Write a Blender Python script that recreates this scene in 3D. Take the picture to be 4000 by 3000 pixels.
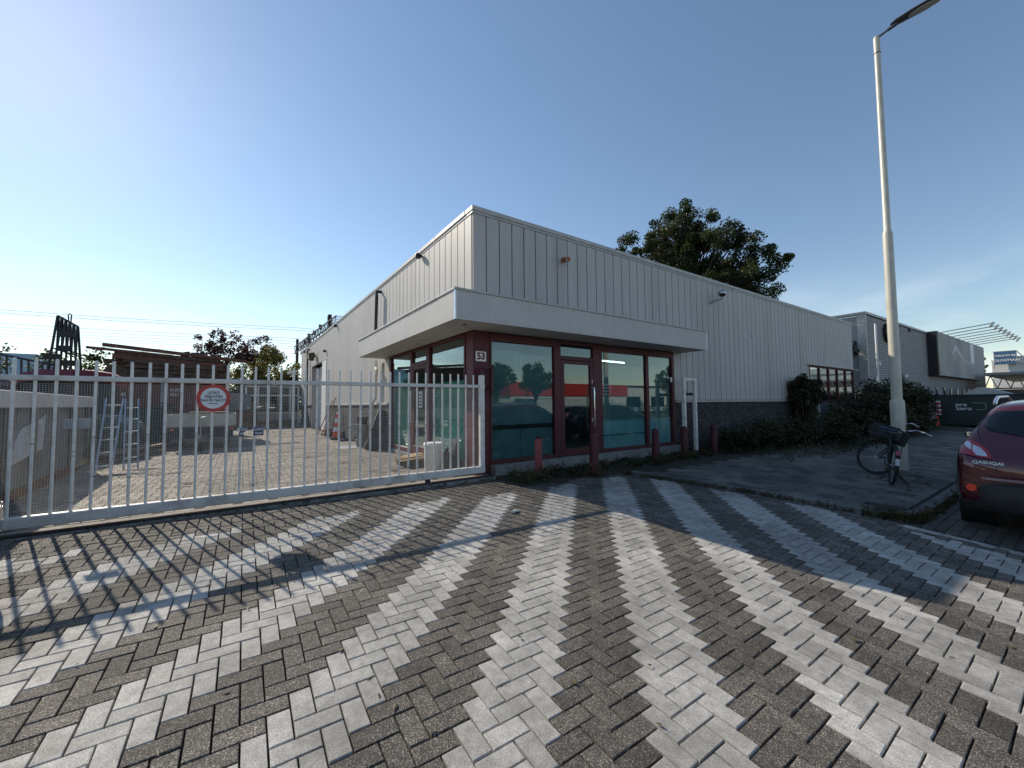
import bpy, bmesh, math, random
import numpy as np
from mathutils import Vector, Matrix, Euler
random.seed(7); rng = np.random.default_rng(7)
R = math.radians
for o in list(bpy.data.objects): bpy.data.objects.remove(o)
S = bpy.context.scene
COL = S.collection

# ------------------------------------------------------------------ camera, sky, sun, exposure
H = 1.5
AZ, PITCH, ROLL, FPX = R(55.55), math.atan(77.4/1558.0), -0.0088, 1558.0
fw = Vector((math.cos(AZ)*math.cos(PITCH), math.sin(AZ)*math.cos(PITCH), math.sin(PITCH)))
r0 = Vector((math.sin(AZ), -math.cos(AZ), 0)); u0 = r0.cross(fw)
rt = r0*math.cos(ROLL)+u0*math.sin(ROLL); up = u0*math.cos(ROLL)-r0*math.sin(ROLL)
cd = bpy.data.cameras.new('camera'); cam = bpy.data.objects.new('camera', cd); COL.objects.link(cam)
cd.sensor_width = 36; cd.lens = 36*FPX/4000; cd.clip_start = 0.05; cd.clip_end = 3000
mw = Matrix((rt, up, -fw)).transposed().to_4x4(); mw.translation = (0, 0, H); cam.matrix_world = mw
S.camera = cam
SUN_TO = Vector((-0.4832, 1.4403, 1.0)).normalized()
elev = math.asin(SUN_TO.z); azs = math.atan2(SUN_TO.x, SUN_TO.y)
W = bpy.data.worlds.new('World'); S.world = W; W.use_nodes = True
nt = W.node_tree; nt.nodes.clear()
sky = nt.nodes.new('ShaderNodeTexSky'); sky.sky_type = 'NISHITA'; sky.sun_disc = False
sky.sun_elevation = elev; sky.sun_rotation = azs
sky.altitude = 0; sky.air_density = 1.15; sky.dust_density = 0.12; sky.ozone_density = 1.8
bg = nt.nodes.new('ShaderNodeBackground'); bg.inputs['Strength'].default_value = 0.132
wo = nt.nodes.new('ShaderNodeOutputWorld')
# thin wisps of high cloud all over the sky, fading in towards the horizon like a real cirrus sheet
tc = nt.nodes.new('ShaderNodeTexCoord'); mp = nt.nodes.new('ShaderNodeMapping'); mp.inputs['Scale'].default_value = (1.1, 1.5, 5.5)
ns = nt.nodes.new('ShaderNodeTexNoise'); ns.inputs['Scale'].default_value = 2.2; ns.inputs['Detail'].default_value = 7; ns.inputs['Roughness'].default_value = .55; ns.inputs['Distortion'].default_value = .5
cr = nt.nodes.new('ShaderNodeValToRGB'); cr.color_ramp.elements[0].position = .44; cr.color_ramp.elements[1].position = .70
cr.color_ramp.elements[1].color = (.55, .55, .55, 1)
mx = nt.nodes.new('ShaderNodeMixRGB'); mx.blend_type = 'MIX'; mx.inputs[2].default_value = (7.5, 7.8, 8.2, 1)
L = nt.links.new
L(tc.outputs['Generated'], mp.inputs[0]); L(mp.outputs[0], ns.inputs[0]); L(ns.outputs[0], cr.inputs[0])
sx = nt.nodes.new('ShaderNodeSeparateXYZ'); L(tc.outputs['Generated'], sx.inputs[0])
lo = nt.nodes.new('ShaderNodeMapRange'); lo.inputs[1].default_value = .26; lo.inputs[2].default_value = .08; lo.inputs[3].default_value = 0; lo.inputs[4].default_value = 1; L(sx.outputs['Z'], lo.inputs[0])
cm = nt.nodes.new('ShaderNodeMath'); cm.operation = 'MULTIPLY'; L(cr.outputs[0], cm.inputs[0]); L(lo.outputs[0], cm.inputs[1])
L(cm.outputs[0], mx.inputs[0]); L(sky.outputs[0], mx.inputs[1]); L(mx.outputs[0], bg.inputs[0]); L(bg.outputs[0], wo.inputs[0])
sl = bpy.data.lights.new('sun', 'SUN'); sl.energy = 4.6; sl.angle = R(.53); sl.color = (1, .90, .75)
so = bpy.data.objects.new('sun', sl); COL.objects.link(so); so.rotation_euler = (-SUN_TO).to_track_quat('-Z', 'Y').to_euler()
so.location = (-10, 60, 40)
V = S.view_settings; V.view_transform = 'Standard'; V.look = 'None'; V.gamma = 1; V.exposure = 0.12
S.render.engine = 'CYCLES'; S.cycles.max_bounces = 8; S.cycles.transparent_max_bounces = 12

# ------------------------------------------------------------------ materials
M = {}
def nodes(name):
    m = bpy.data.materials.new(name); m.use_nodes = True; t = m.node_tree
    return m, t, t.nodes['Principled BSDF']
def mat(name, col, rough=.6, metal=0, var=.12, scale=6, bump=0.0, bscale=60, coat=0, streak=False, spec=.5, dirt=None, dirt_amt=.35, fine=0):
    m, t, p = nodes(name); n = t.nodes; l = t.links.new
    p.inputs['Roughness'].default_value = rough; p.inputs['Metallic'].default_value = metal
    p.inputs['Coat Weight'].default_value = coat; p.inputs['Specular IOR Level'].default_value = spec
    co = n.new('ShaderNodeTexCoord'); mpn = n.new('ShaderNodeMapping')
    if streak: mpn.inputs['Scale'].default_value = (1, 1, .08)
    l(co.outputs['Object'], mpn.inputs[0])
    nz = n.new('ShaderNodeTexNoise'); nz.inputs['Scale'].default_value = scale; nz.inputs['Detail'].default_value = 6
    l(mpn.outputs[0], nz.inputs[0])
    rp = n.new('ShaderNodeValToRGB'); rp.color_ramp.elements[0].position = .3; rp.color_ramp.elements[1].position = .7
    c0 = [max(0, c*(1-var)) for c in col]; c1 = [min(1, c*(1+var)) for c in col]
    rp.color_ramp.elements[0].color = (*c0, 1); rp.color_ramp.elements[1].color = (*c1, 1)
    l(nz.outputs[0], rp.inputs[0]); out = rp.outputs[0]
    if dirt:
        n2 = n.new('ShaderNodeTexNoise'); n2.inputs['Scale'].default_value = scale*.45; n2.inputs['Detail'].default_value = 9; n2.inputs['Roughness'].default_value = .7
        l(mpn.outputs[0], n2.inputs[0])
        r2 = n.new('ShaderNodeValToRGB'); r2.color_ramp.elements[0].position = .48; r2.color_ramp.elements[1].position = .68
        r2.color_ramp.elements[1].color = (dirt_amt,)*3+(1,)
        l(n2.outputs[0], r2.inputs[0])
        mm = n.new('ShaderNodeMixRGB'); l(r2.outputs[0], mm.inputs[0]); l(out, mm.inputs[1]); mm.inputs[2].default_value = (*dirt, 1); out = mm.outputs[0]
    if fine:
        mf = n.new('ShaderNodeMapping'); mf.inputs['Scale'].default_value = (1, 1, .03); l(co.outputs['Object'], mf.inputs[0])
        nf = n.new('ShaderNodeTexNoise'); nf.inputs['Scale'].default_value = 26; nf.inputs['Detail'].default_value = 5; l(mf.outputs[0], nf.inputs[0])
        mrf = n.new('ShaderNodeMapRange'); mrf.inputs[1].default_value = .35; mrf.inputs[2].default_value = .65; mrf.inputs[3].default_value = 1-fine; mrf.inputs[4].default_value = 1+fine*.6; l(nf.outputs[0], mrf.inputs[0])
        mmf = n.new('ShaderNodeMixRGB'); mmf.blend_type = 'MULTIPLY'; mmf.inputs[0].default_value = 1; l(out, mmf.inputs[1]); l(mrf.outputs[0], mmf.inputs[2]); out = mmf.outputs[0]
    l(out, p.inputs['Base Color'])
    if bump:
        b = n.new('ShaderNodeBump'); b.inputs['Strength'].default_value = bump; b.inputs['Distance'].default_value = .01
        nb = n.new('ShaderNodeTexNoise'); nb.inputs['Scale'].default_value = bscale; nb.inputs['Detail'].default_value = 4
        l(co.outputs['Object'], nb.inputs[0]); l(nb.outputs[0], b.inputs['Height']); l(b.outputs[0], p.inputs['Normal'])
    M[name] = m; return m
def tone_nodes(t):
    n = t.nodes; l = t.links.new
    a = n.new('ShaderNodeAttribute'); a.attribute_type = 'OBJECT'; a.attribute_name = 'tone'
    g = n.new('ShaderNodeAttribute'); g.attribute_type = 'GEOMETRY'; g.attribute_name = 'tone_g'
    s = n.new('ShaderNodeMath'); l(a.outputs['Fac'], s.inputs[0]); l(g.outputs['Fac'], s.inputs[1])
    return s.outputs[0]
def stone(name, dark, light, speck, speck_amt, gscale=240, rough=.8, bump=.5, stain=(.05,.048,.042), stain_amt=.25, tonelo=.72, tonehi=1.25):
    """exposed aggregate concrete: per piece tone, grains, worn stains (world position so that it never repeats)"""
    m, t, p = nodes(name); n = t.nodes; l = t.links.new
    geo = n.new('ShaderNodeNewGeometry'); pos = geo.outputs['Position']
    v = n.new('ShaderNodeTexVoronoi'); v.inputs['Scale'].default_value = gscale; l(pos, v.inputs['Vector'])
    bw = n.new('ShaderNodeRGBToBW'); l(v.outputs['Color'], bw.inputs[0])
    rp = n.new('ShaderNodeValToRGB'); e = rp.color_ramp.elements
    e[0].position = .15; e[0].color = (*dark, 1); e[1].position = .7; e[1].color = (*light, 1)
    x = e.new(.86); x.color = (*speck, 1) if speck_amt else (*light, 1)
    l(bw.outputs[0], rp.inputs[0])
    big = n.new('ShaderNodeTexNoise'); big.inputs['Scale'].default_value = 2.3; big.inputs['Detail'].default_value = 8; big.inputs['Roughness'].default_value = .65; l(pos, big.inputs[0])
    rb = n.new('ShaderNodeValToRGB'); rb.color_ramp.elements[0].position = .42; rb.color_ramp.elements[1].position = .72
    rb.color_ramp.elements[1].color = (stain_amt,)*3+(1,); l(big.outputs[0], rb.inputs[0])
    mm = n.new('ShaderNodeMixRGB'); l(rb.outputs[0], mm.inputs[0]); l(rp.outputs[0], mm.inputs[1]); mm.inputs[2].default_value = (*stain, 1)
    med = n.new('ShaderNodeTexNoise'); med.inputs['Scale'].default_value = 16; med.inputs['Detail'].default_value = 5; l(pos, med.inputs[0])
    mr2 = n.new('ShaderNodeMapRange'); mr2.inputs[1].default_value = .3; mr2.inputs[2].default_value = .7; mr2.inputs[3].default_value = .82; mr2.inputs[4].default_value = 1.16; l(med.outputs[0], mr2.inputs[0])
    wd = n.new('ShaderNodeTexNoise'); wd.inputs['Scale'].default_value = .55; wd.inputs['Detail'].default_value = 3; wd.inputs['Distortion'].default_value = 1.2; l(pos, wd.inputs[0])
    wr = n.new('ShaderNodeMapRange'); wr.inputs[1].default_value = .38; wr.inputs[2].default_value = .66; wr.inputs[3].default_value = .78; wr.inputs[4].default_value = 1.12; l(wd.outputs[0], wr.inputs[0])
    wm = n.new('ShaderNodeMath'); wm.operation = 'MULTIPLY'; l(mr2.outputs[0], wm.inputs[0]); l(wr.outputs[0], wm.inputs[1]); mr2 = wm
    tn = tone_nodes(t)
    mr = n.new('ShaderNodeMapRange'); mr.inputs[3].default_value = tonelo; mr.inputs[4].default_value = tonehi; l(tn, mr.inputs[0])
    mu0 = n.new('ShaderNodeMath'); mu0.operation = 'MULTIPLY'; l(mr.outputs[0], mu0.inputs[0]); l(mr2.outputs[0], mu0.inputs[1])
    mu = n.new('ShaderNodeMixRGB'); mu.blend_type = 'MULTIPLY'; mu.inputs[0].default_value = 1; l(mm.outputs[0], mu.inputs[1]); l(mu0.outputs[0], mu.inputs[2])
    l(mu.outputs[0], p.inputs['Base Color']); p.inputs['Roughness'].default_value = rough; p.inputs['Specular IOR Level'].default_value = .35
    b = n.new('ShaderNodeBump'); b.inputs['Strength'].default_value = bump; b.inputs['Distance'].default_value = .004
    l(v.outputs['Distance'], b.inputs['Height']); l(b.outputs[0], p.inputs['Normal'])
    M[name] = m; return m
stone('paver_dark', (.045,.039,.033), (.155,.136,.115), (.48,.43,.36), 1, 230, .75, .8, (.06,.051,.042), .5, .68, 1.3)
stone('paver_white', (.32,.30,.27), (.61,.58,.53), (.72,.69,.64), 1, 330, .75, .5, (.20,.185,.16), .6, .76, 1.14)
stone('paver_yard', (.16,.135,.11), (.33,.285,.24), (.48,.43,.37), 1, 150, .8, .5, (.11,.095,.08), .6, .62, 1.25)
stone('tile_grey', (.10,.092,.08), (.21,.195,.172), (.28,.265,.24), 1, 220, .85, .4, (.055,.05,.04), .75, .6, 1.25)
stone('kerb_stone', (.12,.12,.118), (.22,.22,.21), (.3,.3,.29), 1, 220, .85, .4, (.06,.062,.05), .6, .8, 1.15)
stone('plinth_brick', (.035,.034,.036), (.085,.08,.08), (.12,.11,.105), 1, 90, .85, .5, (.03,.03,.03), .4, .6, 1.5)
stone('paver_bay', (.036,.031,.027), (.115,.10,.086), (.3,.28,.24), 1, 230, .8, .7, (.035,.031,.025), .6, .7, 1.3)
mat('sand', (.042,.035,.026), .95, var=.5, scale=30, bump=.6, bscale=120, dirt=(.016,.022,.008), dirt_amt=.8)
mat('soil', (.035,.03,.02), .95, var=.5, scale=12, bump=1, bscale=50, dirt=(.03,.045,.015), dirt_amt=.6)
mat('asphalt', (.06,.06,.06), .9, var=.25, scale=3, bump=.5, bscale=200)
mat('far_ground', (.085,.09,.05), .95, var=.5, scale=.3)
mat('mortar', (.30,.285,.265), .95, var=.2, scale=20)
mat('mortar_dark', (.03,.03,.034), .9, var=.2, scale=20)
mat('concrete', (.23,.225,.21), .9, var=.2, scale=8, bump=.4, bscale=90, dirt=(.09,.085,.07), dirt_amt=.7)
mat('cladding', (.47,.448,.43), .55, var=.05, scale=3, streak=True, dirt=(.35,.33,.305), dirt_amt=.6, spec=.25, bump=.10, bscale=1.3, fine=.04)
mat('cladding_core', (.10,.10,.11), .8, var=.1)
mat('coping', (.42,.41,.395), .5, metal=.1, var=.08, scale=5, dirt=(.26,.25,.23), dirt_amt=.5)
mat('fascia', (.50,.478,.46), .55, fine=.05, bump=.06, bscale=1.1, var=.04, scale=2, dirt=(.42,.40,.37), dirt_amt=.35, spec=.3)
mat('soffit', (.52,.50,.46), .6, var=.06, scale=3)
mat('alu', (.62,.63,.65), .3, metal=.9, var=.06)
mat('steel', (.42,.43,.44), .35, metal=.9, var=.15)
mat('chrome', (.75,.76,.78), .12, metal=1, var=.02)
mat('maroon', (.080,.009,.015), .55, var=.14, scale=4, dirt=(.045,.012,.015), dirt_amt=.5)
mat('maroon_post', (.07,.009,.014), .6, var=.18, scale=6, dirt=(.05,.016,.018), dirt_amt=.6)
mat('maroon_faded', (.24,.05,.055), .55, var=.2, scale=5, bump=.2, dirt=(.10,.035,.04), dirt_amt=.7)
mat('gate_paint', (.72,.70,.66), .45, var=.08, scale=9, dirt=(.27,.19,.12), dirt_amt=.5)
mat('gate_rail', (.62,.60,.565), .5, var=.10, scale=5, dirt=(.22,.16,.11), dirt_amt=.6)
mat('wire', (.52,.52,.51), .45, metal=.5, var=.1)
mat('black', (.012,.012,.013), .5, var=.2)
mat('rubber', (.02,.02,.021), .75, var=.3, scale=30)
mat('dark_steel', (.05,.045,.045), .6, metal=.4, var=.3, scale=10)
mat('rust', (.17,.075,.04), .85, var=.4, scale=8, bump=.4)
mat('rusty_brown', (.16,.06,.045), .75, var=.3, scale=3, dirt=(.07,.04,.03), dirt_amt=.8)
mat('red', (.50,.04,.03), .5, var=.12)
mat('sign_red', (.50,.05,.04), .45, var=.2, scale=14, dirt=(.32,.06,.045), dirt_amt=.8)
mat('white', (.74,.74,.73), .5, var=.04)
mat('offwhite', (.62,.60,.55), .6, var=.1, dirt=(.35,.32,.27), dirt_amt=.5)
mat('orange', (.65,.17,.04), .5, var=.15)
mat('pipe_brown', (.30,.10,.03), .6, var=.3)
mat('plate_white', (.86,.84,.80), .5, var=.03)
mat('cone_red', (.72,.05,.02), .5, var=.1)
mat('lamp_paint', (.52,.50,.42), .4, var=.06, scale=6, dirt=(.36,.34,.28), dirt_amt=.5)
mat('lamp_grey', (.10,.105,.12), .4, metal=.2, var=.1)
mat('lens', (.55,.54,.48), .25, var=.05)
mat('navy', (.03,.045,.10), .35, var=.15)
mat('blue_sign', (.05,.115,.22), .4, var=.05)
mat('blue', (.06,.12,.36), .6, var=.15)
mat('wood', (.40,.27,.14), .75, var=.3, scale=10, bump=.2)
mat('wood_grey', (.20,.15,.115), .85, var=.4, scale=7, bump=.3)
mat('wood_dark', (.10,.068,.05), .85, var=.45, scale=7, bump=.3)
mat('tarp_red', (.15,.012,.016), .45, var=.2, scale=3)
mat('tarp_green', (.04,.06,.05), .6, var=.3)
mat('skip_paint', (.20,.20,.19), .75, var=.22, scale=2.0, bump=.25, bscale=30, dirt=(.10,.065,.04), dirt_amt=.95)
mat('skip_patch', (.55,.58,.60), .6, var=.12, scale=8, dirt=(.2,.15,.11), dirt_amt=.6)
mat('trailer', (.52,.485,.41), .6, var=.1, scale=4, dirt=(.25,.22,.18), dirt_amt=.5)
mat('grey_metal', (.30,.31,.33), .5, metal=.3, var=.15)
mat('corrugated', (.30,.30,.305), .65, metal=.0, var=.06, scale=1.2)
mat('dark_box', (.022,.026,.03), .5, var=.2)
mat('bark', (.07,.055,.045), .95, var=.4, scale=12, bump=.6)
mat('birch', (.50,.49,.45), .8, var=.3, scale=12, dirt=(.08,.075,.07), dirt_amt=.8)
mat('room', (.20,.225,.235), .9, var=.08)
mat('room_floor', (.12,.13,.13), .8, var=.15)
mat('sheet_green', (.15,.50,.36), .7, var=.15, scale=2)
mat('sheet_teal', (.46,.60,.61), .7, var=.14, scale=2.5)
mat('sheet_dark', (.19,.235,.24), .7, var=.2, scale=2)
mat('paper', (.62,.62,.60), .7, var=.06)
mat('print_dark', (.03,.03,.04), .6, var=.1)
mat('print_maroon', (.16,.02,.035), .6, var=.1)
mat('print_pale', (.70,.71,.72), .5, var=.08)
mat('carpaint', (.075,.005,.010), .2, metal=.3, var=.06, coat=1, dirt=(.09,.02,.022), dirt_amt=.35)
mat('carpaint_black', (.012,.012,.014), .25, metal=.2, var=.05, coat=.8)
mat('carpaint_grey', (.22,.23,.24), .25, metal=.5, var=.05, coat=.8)
mat('plastic', (.028,.028,.03), .6, var=.15)
mat('tail_red', (.30,.006,.012), .12, var=.05, coat=.8)
mat('tail_clear', (.62,.63,.66), .08, metal=.6, var=.08, coat=.8)
mat('ad_panel', (.40,.385,.355), .75, var=.10, scale=.35, dirt=(.24,.24,.245), dirt_amt=.7)
mat('haze_blue', (.30,.42,.55), .8, var=.05)
mat('bin_dark', (.02,.03,.033), .45, var=.15)
mat('green_logo', (.25,.45,.28), .5, var=.05)
mat('white_wall', (.60,.60,.59), .7, var=.06)
mat('shop_red', (.48,.03,.03), .5, var=.06)
mat('fence_white', (.50,.51,.51), .6, var=.1)
mat('spoke', (.5,.5,.5), .4, metal=.7, var=.05)
def glass(name, tint, rough=.0, refl=1.0, seethrough=1.0):
    m, t, p = nodes(name); n = t.nodes; l = t.links.new; n.remove(p)
    o = n['Material Output']; tr = n.new('ShaderNodeBsdfTransparent'); tr.inputs[0].default_value = (*tint, 1)
    gl = n.new('ShaderNodeBsdfGlossy'); gl.inputs['Roughness'].default_value = rough; gl.inputs[0].default_value = (.92, .97, .97, 1)
    fr0 = n.new('ShaderNodeLayerWeight'); fr0.inputs[0].default_value = .5; fr = n.new('ShaderNodeMath'); fr.operation = 'POWER'; fr.inputs[1].default_value = 4.0; l(fr0.outputs['Facing'], fr.inputs[0])
    mu = n.new('ShaderNodeMath'); mu.operation = 'MULTIPLY_ADD'; mu.inputs[1].default_value = .9*refl; mu.inputs[2].default_value = .055*refl; mu.use_clamp = True
    l(fr.outputs[0], mu.inputs[0]); mi = n.new('ShaderNodeMixShader'); l(mu.outputs[0], mi.inputs[0]); l(tr.outputs[0], mi.inputs[1]); l(gl.outputs[0], mi.inputs[2]); l(mi.outputs[0], o.inputs[0])
    M[name] = m
glass('glass', (.70,.84,.84), .003, 1.3)
glass('glass_dark', (.12,.13,.14), .01, 1.0)
def foliage(name, lo, hi, trans=.35):
    m, t, p = nodes(name); n = t.nodes; l = t.links.new
    tn = tone_nodes(t); rp = n.new('ShaderNodeValToRGB'); rp.color_ramp.elements[0].color = (*lo, 1); rp.color_ramp.elements[1].color = (*hi, 1); l(tn, rp.inputs[0])
    l(rp.outputs[0], p.inputs['Base Color']); p.inputs['Roughness'].default_value = .5; p.inputs['Specular IOR Level'].default_value = .4
    tl = n.new('ShaderNodeBsdfTranslucent'); l(rp.outputs[0], tl.inputs[0]); mi = n.new('ShaderNodeMixShader'); mi.inputs[0].default_value = trans
    l(p.outputs[0], mi.inputs[1]); l(tl.outputs[0], mi.inputs[2]); l(mi.outputs[0], n['Material Output'].inputs[0]); M[name] = m
foliage('leaf_green', (.022,.04,.011), (.11,.14,.03), .42)
foliage('leaf_tree', (.014,.026,.010), (.075,.095,.024), .35)
foliage('leaf_dark', (.018,.022,.010), (.07,.072,.032))
foliage('leaf_purple', (.03,.016,.016), (.10,.045,.04))
foliage('leaf_olive', (.06,.07,.015), (.26,.22,.05), .45)
foliage('leaf_grass', (.022,.028,.010), (.16,.135,.055))
def emit(name, col, s):
    m, t, p = nodes(name); p.inputs['Emission Color'].default_value = (*col, 1); p.inputs['Emission Strength'].default_value = s; M[name] = m
emit('tube_light', (.9, .97, 1), 5)
emit('lit_sign', (.8, .85, .9), .35)

# ------------------------------------------------------------------ helpers
ORG = {}
def tag(o, label=None, cat=None, group=None, kind=None):
    if label: o['label'] = label
    if cat: o['category'] = cat
    if group: o['group'] = group
    if kind: o['kind'] = kind
    elif cat: o['kind'] = 'thing'
    return o
def thing(name, label, cat, loc=(0,0,0), rotz=0, group=None, world=False):
    o = bpy.data.objects.new(name, None); COL.objects.link(o); o.empty_display_size = .2
    o.location = loc; o.rotation_euler = (0, 0, rotz); tag(o, label, cat, group)
    ORG[o] = Vector(loc) if world else Vector((0,0,0)); return o
def link(name, me, parent=None):
    o = bpy.data.objects.new(name, me); COL.objects.link(o)
    if parent is not None: o.parent = parent; ORG[o] = ORG.get(parent, Vector((0,0,0)))
    return o
class MB:
    def __init__(s): s.v = []; s.f = []
    def add(s, vs, fs):
        k = len(s.v); s.v += [tuple(v) for v in vs]; s.f += [tuple(i+k for i in f) for f in fs]; return s
    def box(s, x0, x1, y0, y1, z0, z1):
        return s.add([(x0,y0,z0),(x1,y0,z0),(x1,y1,z0),(x0,y1,z0),(x0,y0,z1),(x1,y0,z1),(x1,y1,z1),(x0,y1,z1)],
                     [(0,3,2,1),(4,5,6,7),(0,1,5,4),(1,2,6,5),(2,3,7,6),(3,0,4,7)])
    def bar(s, a, b, w, h, upv=(0,0,1)):
        a, b = Vector(a), Vector(b); d = (b-a).normalized(); u = Vector(upv)
        sd = d.cross(u)
        if sd.length < 1e-4: sd = d.cross(Vector((1,0,0)))
        sd.normalize(); u = sd.cross(d); vs = []
        for p in (a, b):
            for i, j in ((-1,-1),(1,-1),(1,1),(-1,1)): vs.append(p+sd*(i*w/2)+u*(j*h/2))
        return s.add(vs, [(0,1,2,3),(7,6,5,4),(0,4,5,1),(1,5,6,2),(2,6,7,3),(3,7,4,0)])
    def cyl(s, a, b, r, r2=None, n=12, caps=True):
        r2 = r if r2 is None else r2; a, b = Vector(a), Vector(b); d = (b-a).normalized()
        u = d.orthogonal().normalized(); w = d.cross(u); vs = []
        for p, q in ((a, r), (b, r2)):
            for k in range(n): t = 2*math.pi*k/n; vs.append(p+u*(q*math.cos(t))+w*(q*math.sin(t)))
        fs = [(k, (k+1) % n, n+(k+1) % n, n+k) for k in range(n)]
        if caps: fs += [tuple(range(n-1,-1,-1)), tuple(range(n, 2*n))]
        return s.add(vs, fs)
    def tube(s, pts, r, n=8, closed=False):
        pts = [Vector(p) for p in pts]; m = len(pts); rs = r if isinstance(r, (list, tuple)) else [r]*m; vs = []; u = None
        for i, p in enumerate(pts):
            if closed: d = pts[(i+1) % m]-pts[i-1]
            else: d = pts[min(i+1, m-1)]-pts[max(i-1, 0)]
            d.normalize(); u = d.orthogonal().normalized() if u is None else (u-d*u.dot(d)).normalized(); w = d.cross(u)
            for k in range(n): t = 2*math.pi*k/n; vs.append(p+u*(rs[i]*math.cos(t))+w*(rs[i]*math.sin(t)))
        fs = []
        for i in range(m if closed else m-1):
            j = (i+1) % m
            for k in range(n): fs.append((i*n+k, i*n+(k+1) % n, j*n+(k+1) % n, j*n+k))
        if not closed: fs += [tuple(range(n-1,-1,-1)), tuple(range((m-1)*n, m*n))]
        return s.add(vs, fs)
    def prism(s, pts, d):
        """polygon (3d points) extruded by vector d"""
        n = len(pts); d = Vector(d); vs = [Vector(p) for p in pts]; vs += [v+d for v in vs]
        return s.add(vs, [tuple(range(n-1,-1,-1)), tuple(range(n, 2*n))]+[(k, (k+1) % n, n+(k+1) % n, n+k) for k in range(n)])
    def lathe(s, prof, n=16, c=(0,0,0)):
        vs = []; m = len(prof)
        for r, z in prof:
            for k in range(n): t = 2*math.pi*k/n; vs.append((c[0]+r*math.cos(t), c[1]+r*math.sin(t), c[2]+z))
        fs = [(i*n+k, i*n+(k+1) % n, (i+1)*n+(k+1) % n, (i+1)*n+k) for i in range(m-1) for k in range(n)]
        fs += [tuple(range(n-1,-1,-1)), tuple(range((m-1)*n, m*n))]
        return s.add(vs, fs)
    def build(s, name, m, parent=None, smooth=False, bevel=0, kind=None):
        o0 = ORG.get(parent, Vector((0,0,0))) if parent is not None else Vector((0,0,0))
        me = bpy.data.meshes.new(name)
        me.from_pydata([(a-o0.x, b-o0.y, c-o0.z) for a, b, c in s.v], [], s.f)
        bm = bmesh.new(); bm.from_mesh(me); bmesh.ops.recalc_face_normals(bm, faces=bm.faces[:])
        if bevel: bmesh.ops.bevel(bm, geom=bm.edges[:], offset=bevel, segments=1, affect='EDGES', clamp_overlap=True)
        bm.to_mesh(me); bm.free()
        me.materials.append(M[m])
        if smooth:
            me.polygons.foreach_set('use_smooth', [True]*len(me.polygons)); me.set_sharp_from_angle(angle=R(38))
        o = link(name, me, parent)
        if kind: o['kind'] = kind
        return o
def box(name, m, parent, x0, x1, y0, y1, z0, z1, bevel=0): return MB().box(x0,x1,y0,y1,z0,z1).build(name, m, parent, bevel=bevel)
def npmesh(name, verts, faces, mats, parent=None, tone=None, midx=None, kind=None, flat=True):
    me = bpy.data.meshes.new(name); verts = np.asarray(verts, np.float32); faces = np.asarray(faces, np.int32); n, k = faces.shape
    me.vertices.add(len(verts)); me.vertices.foreach_set('co', verts.ravel())
    me.loops.add(n*k); me.loops.foreach_set('vertex_index', faces.ravel())
    me.polygons.add(n); me.polygons.foreach_set('loop_start', np.arange(0, n*k, k, dtype=np.int32))
    if midx is not None: me.polygons.foreach_set('material_index', np.asarray(midx, np.int32))
    for m in mats: me.materials.append(M[m])
    me.update(calc_edges=True)
    if flat: me.shade_flat()
    if tone is not None:
        a = me.attributes.new('tone_g', 'FLOAT', 'POINT'); a.data.foreach_set('value', np.asarray(tone, np.float32))
    o = link(name, me, parent)
    if kind: o['kind'] = kind
    return o
def text(name, s, m, size, mat4, parent=None, ext=.002, xs=1.0, bold=0, sp=1.0):
    cu = bpy.data.curves.new(name, 'FONT'); cu.body = s; cu.size = size; cu.extrude = ext; cu.align_x = 'CENTER'; cu.align_y = 'CENTER'; cu.offset = bold; cu.resolution_u = 3; cu.space_character = sp
    t = bpy.data.objects.new('tmp_text', cu); COL.objects.link(t); bpy.context.view_layer.update()
    me = bpy.data.meshes.new_from_object(t.evaluated_get(bpy.context.evaluated_depsgraph_get())); bpy.data.objects.remove(t)
    me.materials.clear(); me.materials.append(M[m]); me.transform(Matrix.Diagonal((xs,1,1,1))); o0 = ORG.get(parent, Vector((0,0,0))) if parent is not None else Vector((0,0,0))
    me.transform(Matrix.Translation(-o0) @ mat4); me.name = name
    return link(name, me, parent)
def TM(loc, rz=0): return Matrix.Translation(loc) @ Matrix.Rotation(rz, 4, 'Z') @ Matrix.Rotation(R(90), 4, 'X')   # upright lettering facing -Y when rz=0
def struct(o): o['kind'] = 'structure'; return o

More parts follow.
